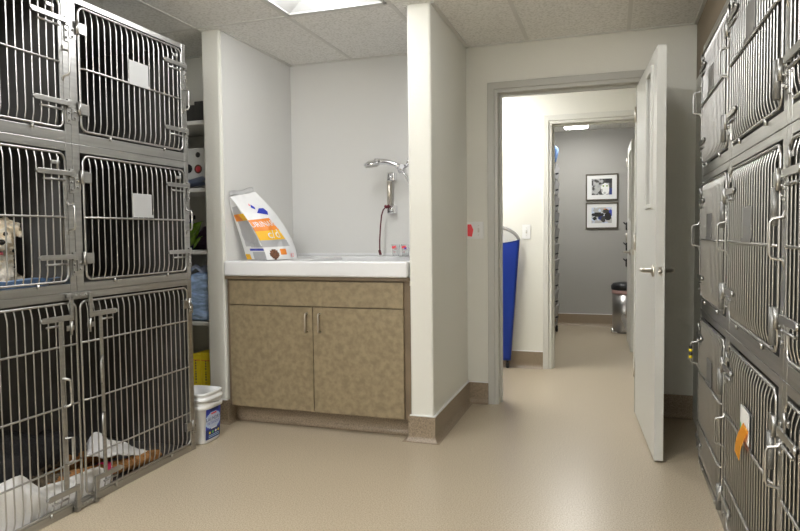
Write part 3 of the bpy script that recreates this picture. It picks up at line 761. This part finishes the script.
# ---------------------------------------------------------------- shelf niche
t = thing('wall_shelving', 'white open shelves in the narrow niche behind the left cages', 'shelves', (-2.70, 3.75, 0))
for zt in (1.945, 1.512, 1.108, .640, .205):
    mb = MB(); mb.box(-2.945, AX0 - .003, 3.535, 3.965, zt - .026, zt, bev=.003); mb.build('shelf', M['shelf'], t)
mb = MB(); mb.box(-2.948, -2.93, 3.535, 3.967, .01, 2.1); mb.box(AX0 - .0028, AX0 - .0008, 3.94, 3.965, .01, 2.1); mb.build('upright', M['shelf'], t)
mb = MB(); mb.box(-2.80, -2.635, 3.70, 3.86, 1.946, 2.085, bev=.004); mb.box(-2.655, -2.53, 3.67, 3.86, 1.946, 2.10, bev=.004, m=M['dark'])
tag(mb.build('storage_box', M['dark']), 'dark grey box on the topmost niche shelf', 'box')
t = thing('printed_carton', 'white carton with dark and red round pictures on niche shelf', 'carton', (-2.66, 3.72, 1.513))
mb = MB(); mb.box(-2.86, -2.53, 3.67, 3.85, 1.5665, 1.79, bev=.003); mb.box(-2.84, -2.56, 3.69, 3.84, 1.513, 1.567); mb.build('box', M['white'], t)
mb = MB()
for (x, z, r, m) in ((-2.712, 1.655, .030, 'black'), (-2.635, 1.650, .030, 'bag_brown'), (-2.635, 1.745, .018, 'dark')):
    mb.lathe([(0, 0), (r, 0), (r, -.0015), (0, -.0015)], (x, 3.67, z), 'Y', m=M[m], n=20)
mb.lathe([(0, 0), (.020, 0), (.020, -.001), (0, -.001)], (-2.635, 3.668, 1.650), 'Y', m=M['red'], n=20)
mb.build('picture', M['black'], t)
for k in range(3):
    mb = MB(); z = 1.513 + k * .017
    mb.grid(lambda u, v: (-2.80 + .26 * u + .01 * k, 3.55 + .10 * v, z + .002 + .030 * u * u * (k * .5 + .1) + .008 * math.sin(5 * v + k)), 12, 8)
    bmesh.ops.solidify(mb.bm, geom=mb.bm.faces[:], thickness=.006)
    tag(mb.build('paper_sheet', M['paper_blue'] if k else M['dark']), 'loose %s paper stack in front of the white carton' % ('dark', 'pale blue', 'pale blue and white')[k], 'papers', 'papers on the niche shelf')
# bottle and wrapped plant on the third shelf
t = thing('spray_bottle', 'dark blue bottle on the third niche shelf', 'bottle', (-2.735, 3.72, 1.109))
mb = MB(); mb.lathe([(0, 1.109), (.030, 1.109), (.032, 1.12), (.032, 1.25), (.026, 1.28), (.013, 1.30), (.013, 1.315), (0, 1.315)], (-2.735, 3.72, 0), 'Z', n=20); mb.build('body', M['bottle_blue'], t)
mb = MB(); mb.box(-2.752, -2.718, 3.67, 3.745, 1.315, 1.345, bev=.006); mb.tube([(-2.735, 3.68, 1.32), (-2.735, 3.668, 1.29)], .006); mb.build('trigger', M['black'], t)
t = thing('plant_bag', 'lime green and dark purple wrapped bundle on third niche shelf', 'bundle', (-2.63, 3.66, 1.109))
mb = organic([[((-2.65, 3.68, 1.165), .055), ((-2.58, 3.68, 1.17), .060)], [((-2.60, 3.68, 1.20), .05), ((-2.56, 3.67, 1.26), .03)]], .012, 3, .012, 22); 
for v in mb.bm.verts: v.co.z = max(v.co.z, 1.110)
mb.build('dark_pouch', M['purple'], t)
mb = MB()
for (p, q, w) in (((-2.70, 3.62, 1.16), (-2.56, 3.60, 1.30), .05), ((-2.69, 3.615, 1.13), (-2.60, 3.59, 1.24), .04), ((-2.70, 3.63, 1.19), (-2.63, 3.60, 1.30), .035), ((-2.64, 3.60, 1.12), (-2.56, 3.59, 1.20), .022)):
    p, q = Vector(p), Vector(q); n = (q - p).cross(Vector((0, 1, 0))).normalized()
    mb.grid(lambda u, v: p.lerp(q, u) + n * (v - .5) * 2 * w * math.sin(PI * min(1, u * .9 + .1)) + Vector((0, -.02 * math.sin(PI * u) - .01 * math.cos(PI * v), 0)), 10, 4)
bmesh.ops.solidify(mb.bm, geom=mb.bm.faces[:], thickness=.002)
mb.build('leaf_wrap', M['leaf'], t)
# one slumped pack of pads in clear film
t = thing('pad_pack', 'slumped pack of pale blue pads in clear film on the fourth niche shelf', 'pads', (-2.66, 3.7, .641))
mb = MB(); mb.box(-2.80, -2.492, 3.535, 3.86, .6415, .965, bev=.045, seg=6)
bmesh.ops.subdivide_edges(mb.bm, edges=mb.bm.edges[:], cuts=3, use_grid_fill=True)
for v in mb.bm.verts:
    h = (v.co.z - .64) / .33; v.co += Vector((.9, -1.1, .5)) * .012 * noise.noise(v.co * 14) + Vector((.006 * math.sin(v.co.z * 60 + v.co.x * 30), 0, 0)); v.co.x += .05 * (h - .2) * (1 - h) - .05 * (1 - h) * (1 if v.co.x < -2.7 else 0); v.co.z -= .10 * h * max(0, (-2.60 - v.co.x) / .2)
for v in mb.bm.verts: v.co.z = max(.6415, v.co.z); v.co.x = min(v.co.x, AX0 - .004)
for f in mb.bm.faces: f.smooth = True
mb.build('pads', M['pad_film'], t)
mb = MB(); mb.grid(lambda u, v: (-2.70 + .19 * u + .01 * math.sin(9 * v), 3.555 + .05 * v, .955 + .03 * v + .022 * math.sin(PI * u) + .010 * math.sin(14 * u + 3 * v)), 16, 6); bmesh.ops.solidify(mb.bm, geom=mb.bm.faces[:], thickness=.003); mb.build('film_flap', M['paper_blue'], t)
for k, (x0, x1) in enumerate(((-2.66, -2.585), (-2.582, -2.508))):
    t = thing('yellow_box', 'small yellow carton on the lowest niche shelf, %s one' % ('left', 'right')[k], 'carton', ((x0 + x1) / 2, 3.66, .206), 'yellow cartons')
    mb = MB(); mb.box(x0, x1, 3.57, 3.75, .206, .415 + .012 * k, bev=.003); mb.build('box', M['yellow'], t)
    mb = MB()
    for i in range(9): mb.box((x0 + x1) / 2 - .004, (x0 + x1) / 2 + .004, 3.5685, 3.57, .225 + i * .018, .225 + i * .018 + (.012 if i % 4 else .006), m=M['frame_wood'])
    mb.box(x0 + .004, x1 - .004, 3.5685, 3.57, .375, .380, m=M['bag_orange']); mb.build('print', M['frame_wood'], t)

# ---------------------------------------------------------------- switches
def switch(x0, x1, z0, z1, y, label, gang):
    t = thing('light_switch', label, 'light switch', ((x0 + x1) / 2, y, z0))
    mb = MB(); mb.box(x0, x1, y - .006, y, z0, z1, bev=.0025); mb.build('cover_plate', M['white'], t)
    for g in gang:
        xc = x0 + (x1 - x0) * g; zc = (z0 + z1) / 2
        mb = MB(); mb.box(xc - .004, xc + .004, y - .016, y - .006, zc - .002, zc + .016, bev=.001, m=M['shelf']); mb.box(xc - .006, xc + .006, y - .0065, y - .006, zc - .014, zc + .014, m=M['nickel']); mb.build('toggle', M['shelf'], t)
        mb = MB()
        for dz in (-.033, .033): mb.lathe([(0, 0), (.0035, 0), (.003, -.0015), (0, -.0015)], (xc, y - .006, zc + dz), 'Y', n=8)
        mb.build('screw', M['nickel'], t)
switch(-.966, -.846, 1.160, 1.280, YB, 'white double switch plate with red sticker by the door frame', (.70,))
mb = MB(); xs, zs_ = -.962, 1.222
mb.prism([(xs + .003, zs_ - .042), (xs + .034, zs_ - .046), (xs + .044, zs_ + .002), (xs + .028, zs_ + .040), (xs + .003, zs_ + .040)], YB - .0085, YB - .0058, 'Y')
tag(mb.build('red_sticker', M['red']), 'red paper sticker on the left half of the double switch plate', 'sticker')
switch(-.747, -.675, 1.144, 1.272, YH, 'single white switch plate on the hallway wall beside the blue stretcher', (.5,))

# ---------------------------------------------------------------- hallway stretcher
t = thing('folding_stretcher', 'folded blue vinyl stretcher with chrome tube end leaning in the hallway', 'stretcher', (-1.02, 5.6, 0))
yb_ = 5.63
def st(u, z):   # u -1..1 across, narrowing to the foot
    w = .175 + .085 * (z / 1.2); xc = -1.03 + .003 * z
    return xc + u * w
top = [(st(-1, .12), yb_, .12), (st(-1, .6), yb_, .6), (st(-1, 1.10), yb_, 1.10)] + [(-1.026 + (.262) * math.cos(PI - a), yb_, 1.115 + .145 * math.sin(a)) for a in [PI * i / 16 for i in range(1, 16)]] + [(st(1, 1.10), yb_, 1.10), (st(1, .6), yb_, .6), (st(1, .12), yb_, .12)]
mb = MB(); mb.tube(top, .0145, n=10)
mb.tube([(st(-1, .12), yb_, .12), (st(1, .12), yb_, .12)], .012, n=8)
mb.build('tube_frame', M['can'], t)
mb = MB()
def clo(u, v):
    z = .075 + 1.065 * v - max(0, v - .8) / .2 * .035 * (1 - (2 * u - 1) ** 2)
    x = st(2 * u - 1, z)
    return (x + .012 * (2 * u - 1), yb_ - .022 - .010 * noise.noise(Vector((x * 7, z * 5, 1))) - .012 * math.sin(PI * u), z)
mb.grid(clo, 20, 40); bmesh.ops.solidify(mb.bm, geom=mb.bm.faces[:], thickness=.012)
mb.build('vinyl_bed', M['blue_vinyl'], t)
for s in (-1, 1):
    mb = MB(); x = st(s, .1) - s * .02; mb.tube([(x, yb_, .12), (x, yb_, .04)], .012, n=8); mb.lathe([(0, -.012), (.022, -.012), (.026, 0), (.022, .012), (0, .012)], (x, yb_ - .01, .0275), 'X', n=14, m=M['black']); mb.build('caster', M['chrome'], t)

# ---------------------------------------------------------------- far room
def picture(z0, z1, label, kind):
    x0, x1 = -.312, .078; y = YF
    t = thing('framed_photo', label, 'picture', ((x0 + x1) / 2, y, z0), 'framed photos')
    f = MB(); w = .016
    f.box(x0, x1, y - .022, y, z1 - w, z1, bev=.002); f.box(x0, x1, y - .022, y, z0, z0 + w, bev=.002); f.box(x0, x0 + w, y - .022, y, z0 + w, z1 - w, bev=.002); f.box(x1 - w, x1, y - .022, y, z0 + w, z1 - w, bev=.002)
    f.build('frame', M['frame_wood'], t)
    m = MB(); m.box(x0 + w, x1 - w, y - .012, y - .006, z0 + w, z1 - w); m.build('mat_board', M['mat_board'], t)
    a0, a1, b0, b1 = x0 + .072, x1 - .072, z0 + .070, z1 - .062
    def pm(u, v):
        q = noise.noise(Vector((u * 6, v * 6, z0 * 9)))
        if kind == 'cat':
            if ((u - .66) / .2) ** 2 + ((v - .36) / .36) ** 2 < 1:
                if ((abs(u - .66) - .085) / .04) ** 2 + ((v - .55) / .05) ** 2 < 1: return M['leaf']
                return M['white'] if q > -.25 else M['card']
            if u > .68 and v > .72: return M['black']
            if u > .86: return M['navy_print'] if v < .4 else M['dark']
            return M['card'] if q > .12 else (M['bin'] if q > -.15 else M['dark'])
        for (cu, cv, ru, rv, mm) in ((.30, .55, .32, .13, 'black'), (.15, .30, .10, .10, 'black'), (.58, .25, .11, .22, 'dark'), (.80, .42, .17, .26, 'black'), (.70, .75, .15, .14, 'dark'), (.70, .86, .10, .06, 'bag_orange'), (.93, .65, .10, .22, 'blue_print'), (.45, .4, .14, .2, 'navy_print')):
            if ((u - cu) / ru) ** 2 + ((v - cv) / rv) ** 2 < 1: return M[mm]
        return M['card'] if q > -.1 else M['paper_blue']
    p = MB(); p.grid(lambda u, v: (a0 + (a1 - a0) * u, y - .0125, b0 + (b1 - b0) * v), 28, 22, pm, smooth=False); p.build('photo_print', M['card'], t)
picture(1.597, 1.931, 'upper framed grey photo of a cat on the far grey wall', 'cat')
picture(1.240, 1.570, 'lower framed photo of dark dogs on the far grey wall', 'dogs')

t = thing('step_bin', 'steel step bin with black lid against the far wall', 'bin', (.165, 8.02, 0))
cxx, cyy, rr_ = .165, 8.02, .150
mb = MB(); mb.lathe([(0, .006), (rr_, .006), (rr_, .47), (0, .47)], (cxx, cyy, 0), 'Z', n=32); mb.build('body', M['can'], t)
mb = MB(); mb.lathe([(rr_ + .002, .468), (rr_ + .006, .47), (rr_ + .006, .505), (rr_, .512), (0, .512)], (cxx, cyy, 0), 'Z', n=32); mb.build('liner_edge', mat('pink_liner', (.62, .40, .38), .5), t)
mb = MB(); mb.lathe([(0, .512), (rr_ + .008, .512), (rr_ + .016, .525), (rr_ + .016, .56), (rr_ - .005, .590), (.07, .602), (0, .604)], (cxx, cyy, 0), 'Z', n=32, m=None); mb.build('lid', M['black'], t)
mb = MB(); mb.box(cxx - .155, cxx - .09, cyy - .18, cyy - .10, .012, .032, bev=.006); mb.lathe([(0, -.02), (.028, -.02), (.032, 0), (.028, .02), (0, .02)], (cxx - .145, cyy - .12, .034), 'X', n=16); mb.build('pedal', M['chrome'], t)
mb = MB(); mb.grid(lambda u, v: (.13 + .10 * u + .02 * math.sin(6 * v), 7.80 + .05 * math.sin(3 * u) - .02 * v, .03 + .22 * v - .06 * u * v), 8, 12); bmesh.ops.solidify(mb.bm, geom=mb.bm.faces[:], thickness=.02)
for v in mb.bm.verts: v.co.z = max(v.co.z, .001)
tag(mb.build('white_sack', M['towel']), 'crumpled white bag on the floor in front of the steel bin', 'bag')

t = thing('pole_stand', 'slim black pole with clips standing behind the steel bin', 'stand', (.217, 8.36, 0))
mb = MB(); mb.tube([(.217, 8.36, .02), (.217, 8.36, 1.32)], .012, n=8); mb.build('pole', M['black'], t)
mb = MB(); mb.lathe([(0, .001), (.09, .001), (.09, .012), (.03, .03), (0, .03)], (.217, 8.36, 0), 'Z', n=24); mb.build('base', M['black'], t)
for z in (1.27, 1.02, .82):
    mb = MB(); mb.box(.167, .237, 8.335, 8.385, z - .055, z + .045, bev=.012); mb.tube([(.167, 8.36, z + .02), (.142, 8.35, z + .045)], .008, n=6); mb.build('clip', M['black'], t)

t = thing('rolling_rack', 'tall grey rolling rack of tilted bins just inside second doorway', 'rack', (-.76, 7.55, 0))
mb = MB()
for (x, y) in ((-.90, 7.25), (-.90, 7.85), (-.62, 7.25), (-.62, 7.85)): mb.tube([(x, y, .09), (x, y, 2.0)], .011, n=8)
for z in (.11, 2.0):
    mb.tube([(-.90, 7.25, z), (-.62, 7.25, z), (-.62, 7.85, z), (-.90, 7.85, z)], .010, n=8, closed=True)
mb.build('frame', M['can'], t)
for k in range(10):
    z = .20 + k * .178; mb = MB()
    mb.prism([(-.88, z), (-.605, z + .012), (-.585, z + .155), (-.600, z + .158), (-.615, z + .03), (-.88, z + .02)], 7.262, 7.838, 'Y'); mb.box(-.585, -.565, 7.50, 7.60, z + .02, z + .04, bev=.004, m=M['dark']) if False else None
    b = mb.build('bin', M['bin'], t)
    h = MB(); h.tube([(-.592, 7.30, z + .045), (-.566, 7.30, z + .052), (-.566, 7.37, z + .052), (-.592, 7.37, z + .045)], .006, n=6); h.build('pull', M['black'], b)
for (x, y) in ((-.90, 7.25), (-.90, 7.85), (-.62, 7.25), (-.62, 7.85)):
    mb = MB(); mb.lathe([(0, -.015), (.036, -.015), (.042, 0), (.036, .015), (0, .015)], (x, y, .043), 'X', n=16); mb.build('caster', M['black'], t)
mb = MB(); mb.tube([(-.612, 7.42, 2.165), (-.597, 7.42, 2.13), (-.595, 7.42, 2.06), (-.605, 7.42, 1.99)], [.018, .030, .020, .012], n=10); mb.tube([(-.61, 7.42, 2.16), (-.65, 7.42, 2.03)], .02, n=8)
tag(mb.build('blue_cloth', M['blue_cloth']), 'pale blue cloth draped over the top of the rolling rack', 'cloth')

# ---------------------------------------------------------------- small cream dog
FZ = ZL23 + .013
t = thing('cream_dog', 'small curly cream dog sitting in the middle-row left cage, tongue out', 'dog', (-2.5, 2.02, FZ), None)
dx, dy = -2.47, 2.002        # head centre
fw = Vector((.93, -.36, 0)).normalized(); sdv = Vector((-fw.y, fw.x, 0))   # facing the camera; sdv = dog's left (image right)
def D(f, s, z): k = 1.18 if z > 1.15 else 1.0; return Vector((dx, dy, 0)) + fw * f * k + sdv * s * k + Vector((0, 0, 1.205 + (z - 1.213) * k if z > 1.15 else z))
hz = 1.213
ch = [[(D(0, 0, hz + .005), .073)], [(D(.01, .022, hz + .012), .060)], [(D(.01, -.022, hz + .012), .052)], [(D(.03, .030, hz - .02), .044)], [(D(.03, -.030, hz - .02), .044)],
      [(D(.04, 0, hz - .018), .040), (D(.082, 0, hz - .026), .027)], [(D(.05, 0, hz - .045), .024)],
      [(D(-.02, .052, hz + .050), .026), (D(-.002, .078, hz + .040), .021), (D(.012, .090, hz + .008), .013)],
      [(D(-.02, -.052, hz + .050), .026), (D(-.002, -.078, hz + .040), .021), (D(.012, -.090, hz + .008), .013)],
      [(D(-.03, 0, hz - .05), .055), (D(-.02, 0, 1.11), .075), (D(-.05, 0, 1.06), .085), (D(-.13, 0, 1.05), .072)],
      [(D(.00, .05, 1.12), .036), (D(.02, .048, 1.05), .030), (D(.025, .048, FZ + .026), .024), (D(.05, .05, FZ + .022), .022)],
      [(D(.00, -.05, 1.12), .036), (D(.02, -.048, 1.05), .030), (D(.025, -.048, FZ + .026), .024), (D(.05, -.05, FZ + .022), .022)],
      [(D(-.12, .085, 1.03), .048), (D(-.05, .105, FZ + .035), .034), (D(-.0, .105, FZ + .024), .023)],
      [(D(-.12, -.085, 1.03), .048), (D(-.05, -.105, FZ + .035), .034), (D(-.0, -.105, FZ + .024), .023)],
      [(D(-.20, 0, 1.03), .022), (D(-.25, .03, 1.06), .02), (D(-.25, .05, 1.10), .018)]]
ch = [c if len(c) > 1 else c * 2 for c in ch]
mb = organic(ch, .0055, 2, .0095, 62)
mb.mats = [M['cream_fur'], M['cream_light']]
for v in mb.bm.verts: v.co.z = max(v.co.z, FZ + .0145); v.co.x = min(v.co.x, XL - .02)
for f in mb.bm.faces:
    c = f.calc_center_median(); f.material_index = 1 if noise.noise(c * 45) > (-.25 if c.z < 1.13 else .12) else 0
mb.build('body', M['cream_fur'], t)
for s in (.028, -.028):
    e = MB(); e.lathe([(.0095 * math.sin(PI * i / 10), -.0095 * math.cos(PI * i / 10)) for i in range(11)], D(.058, s, hz + .012), 'Z', n=14); e.build('eye', M['eye'], t)
e = MB(); e.lathe([(.015 * math.sin(PI * i / 10), -.012 * math.cos(PI * i / 10)) for i in range(11)], D(.103, 0, hz - .018), 'Z', n=14); e.build('nose', M['eye'], t)
e = MB(); e.grid(lambda u, v: D(.072 + .022 * v, (u - .5) * .026 * (1 - .3 * v), hz - .050 - .022 * v * v), 6, 8); bmesh.ops.solidify(e.bm, geom=e.bm.faces[:], thickness=.005); e.build('tongue', M['tongue'], t)
mb = MB()
mb.grid(lambda u, v: (-2.85 + .60 * u, 1.47 + .68 * v, FZ + .003 + .006 * (1 + noise.noise(Vector((u * 6, v * 8, 0)))) + (.062 + .014 * noise.noise(Vector((v * 9, 2, 0)))) * max(0, (u - .86) / .14) ** .7 * (1 if u < .97 else .75)), 24, 30)
bmesh.ops.solidify(mb.bm, geom=mb.bm.faces[:], thickness=.006)
for v in mb.bm.verts: v.co.z = max(v.co.z, FZ + .0005)
tag(mb.build('absorbent_pad', M['pad_light']), 'pale blue absorbent pad under the small cream dog', 'pad')

# ---------------------------------------------------------------- large black-and-tan dog lying in the bottom cage
t = thing('black_dog', 'large black and tan dog lying in the double-door bottom cage', 'dog', (-2.5, 2.1, .013))
ch = [[((-2.60, 1.60, .19), .16), ((-2.58, 1.85, .215), .185), ((-2.55, 2.05, .205), .160), ((-2.52, 2.19, .20), .100), ((-2.49, 2.29, .20), .082)],   # trunk, neck
      [((-2.485, 2.33, .195), .088), ((-2.475, 2.37, .175), .080)], [((-2.475, 2.37, .155), .056), ((-2.46, 2.455, .120), .042), ((-2.455, 2.49, .112), .034)],    # head, muzzle
      [((-2.545, 2.31, .268), .026), ((-2.575, 2.30, .245), .026), ((-2.598, 2.32, .18), .015)], [((-2.44, 2.02, .20), .10), ((-2.45, 2.06, .12), .09)], [((-2.47, 1.58, .20), .12)],
      [((-2.425, 2.31, .268), .026), ((-2.395, 2.30, .245), .026), ((-2.378, 2.32, .18), .015)],
      [((-2.46, 2.05, .14), .085), ((-2.41, 2.16, .085), .050), ((-2.37, 2.36, .068), .038), ((-2.318, 2.56, .055), .033), ((-2.29, 2.70, .050), .037), ((-2.285, 2.755, .045), .030)],
      [((-2.58, 2.15, .12), .08), ((-2.60, 2.40, .06), .042), ((-2.56, 2.60, .053), .034), ((-2.53, 2.72, .050), .036)],
      [((-2.52, 1.60, .14), .115), ((-2.40, 1.75, .10), .075), ((-2.38, 1.62, .065), .042), ((-2.365, 1.78, .050), .034), ((-2.362, 1.86, .045), .033)],
      [((-2.68, 1.50, .10), .05), ((-2.72, 1.58, .05), .03), ((-2.75, 1.8, .045), .022)]]
ch = [c if len(c) > 1 else c * 2 for c in ch]
mb = organic(ch, .009, 3, .0045, 45)
mb.mats = [M['black_fur'], M['tan_fur'], M['greytan_fur']]
for v in mb.bm.verts: v.co.z = max(v.co.z, .0145); v.co.x = min(v.co.x, XL - .018)
for f in mb.bm.faces:
    c = f.calc_center_median(); n_ = .02 * noise.noise(c * 18)
    k = 0
    if c.y > 2.14 + n_ and c.z < .115 + n_: k = 1
    if c.y > 2.36 and c.z < .135 + n_: k = 1
    if abs(c.x + 2.40) < .035 and 2.30 < c.y < 2.42 and c.z < .17 + n_: k = 1
    if 2.0 < c.y < 2.3 and c.z < .17 + n_ and c.x > -2.45 and k == 0: k = 2
    if c.y < 1.95 and c.x > -2.40 and c.z < .11: k = 1
    f.material_index = k
mb.build('body', M['black_fur'], t)
for x in (-2.435, -2.512):
    e = MB(); e.lathe([(.010 * math.sin(PI * i / 10), -.010 * math.cos(PI * i / 10)) for i in range(11)], (x, 2.432, .205), 'Z', n=14); e.build('eye', M['eye'], t)
e = MB(); e.lathe([(.019 * math.sin(PI * i / 10), -.015 * math.cos(PI * i / 10)) for i in range(11)], (-2.453, 2.520, .118), 'Z', n=14); e.build('nose', M['eye'], t)
e = MB(); e.tube([(-2.347, 2.440, .062), (-2.340, 2.472, .061)], [.043, .0425], n=18); e.build('leg_wrap', M['pink'], t)

# white towels in the bottom cage
def cloth(name, fn, nu, nv, th, label, floor=.0135, m='towel'):
    mb = MB(); mb.grid(fn, nu, nv); bmesh.ops.remove_doubles(mb.bm, verts=mb.bm.verts, dist=1e-5); bmesh.ops.recalc_face_normals(mb.bm, faces=mb.bm.faces)
    if th: bmesh.ops.solidify(mb.bm, geom=mb.bm.faces[:], thickness=th)
    for v in mb.bm.verts: v.co.z = max(v.co.z, floor); v.co.x = min(v.co.x, XL - .012)
    for f in mb.bm.faces: f.smooth = True
    return tag(mb.build(name, M[m]), label, 'towel')
def tw(u, v):
    y = 1.50 + .945 * u
    hgt = (.215 if y < 1.95 else .215 - (y - 1.95) * 1.1 if y < 2.03 else .125 - (y - 2.03) * .06) + .012 * noise.noise(Vector((y * 9, 3, 0)))
    a = 2 * PI * v
    wr = .016 * noise.noise(Vector((y * 15, math.cos(a) * 2, 1.5 + math.sin(a) * 2))) + .007 * math.sin(5 * a + y * 9 + 3 * noise.noise(Vector((y * 6, 0, 4)))) - .010 * math.exp(-((y * 9) % 1 - .5) ** 2 * 60)
    en = min(1, (u * 14) ** .5, ((1 - u) * 14) ** .5)
    return (-2.292 + (.038 * math.cos(a) + wr * .9) * en, y, .015 + (max(0.0, math.sin(a)) ** .6 * (max(0.02, hgt) + wr * .7) if math.sin(a) > 0 else 0) * en)
cloth('white_blanket', tw, 80, 48, 0, 'white padded blanket bunched along the front of the bottom cage')
def tw2(u, v):
    y = 2.40 + .32 * u; x = -2.46 + .17 * v
    z = .125 + .03 * math.sin(3 * u + 2 * v) + .08 * math.exp(-((u - .28) / .16) ** 2 - ((v - .25) / .4) ** 2) - .05 * max(0, u - .6) + .012 * noise.noise(Vector((u * 5, v * 5, 2)))
    return (x, y, z)
cloth('white_towel', tw2, 26, 20, .008, 'crumpled white cloth lying over the front legs of the black dog')

# ---------------------------------------------------------------- camera and world
F, YW, PT, RL = 638.31, .3199, .0493, -.0108
fwd = Vector((-math.sin(YW) * math.cos(PT), math.cos(YW) * math.cos(PT), -math.sin(PT)))
rt = Vector((math.cos(YW), math.sin(YW), 0)); upv = rt.cross(fwd)
c_, s_ = math.cos(RL), math.sin(RL)
r2, u2 = rt * c_ + upv * s_, upv * c_ - rt * s_
cam = bpy.data.cameras.new('camera'); cam.sensor_width = 36; cam.lens = F * 36 / 800; cam.clip_start = .05
co = bpy.data.objects.new('camera', cam); C.objects.link(co)
Mx = Matrix((r2, u2, -fwd)).transposed().to_4x4(); Mx.translation = (0, 0, 1.2); co.matrix_world = Mx
SC.camera = co
w = bpy.data.worlds.new('world'); SC.world = w; w.use_nodes = True
w.node_tree.nodes['Background'].inputs['Color'].default_value = (.5, .5, .5, 1); w.node_tree.nodes['Background'].inputs['Strength'].default_value = .05
vs = SC.view_settings; vs.view_transform = 'Standard'; vs.look = 'None'; vs.gamma = 1; vs.use_curve_mapping = False; vs.exposure = 1.15
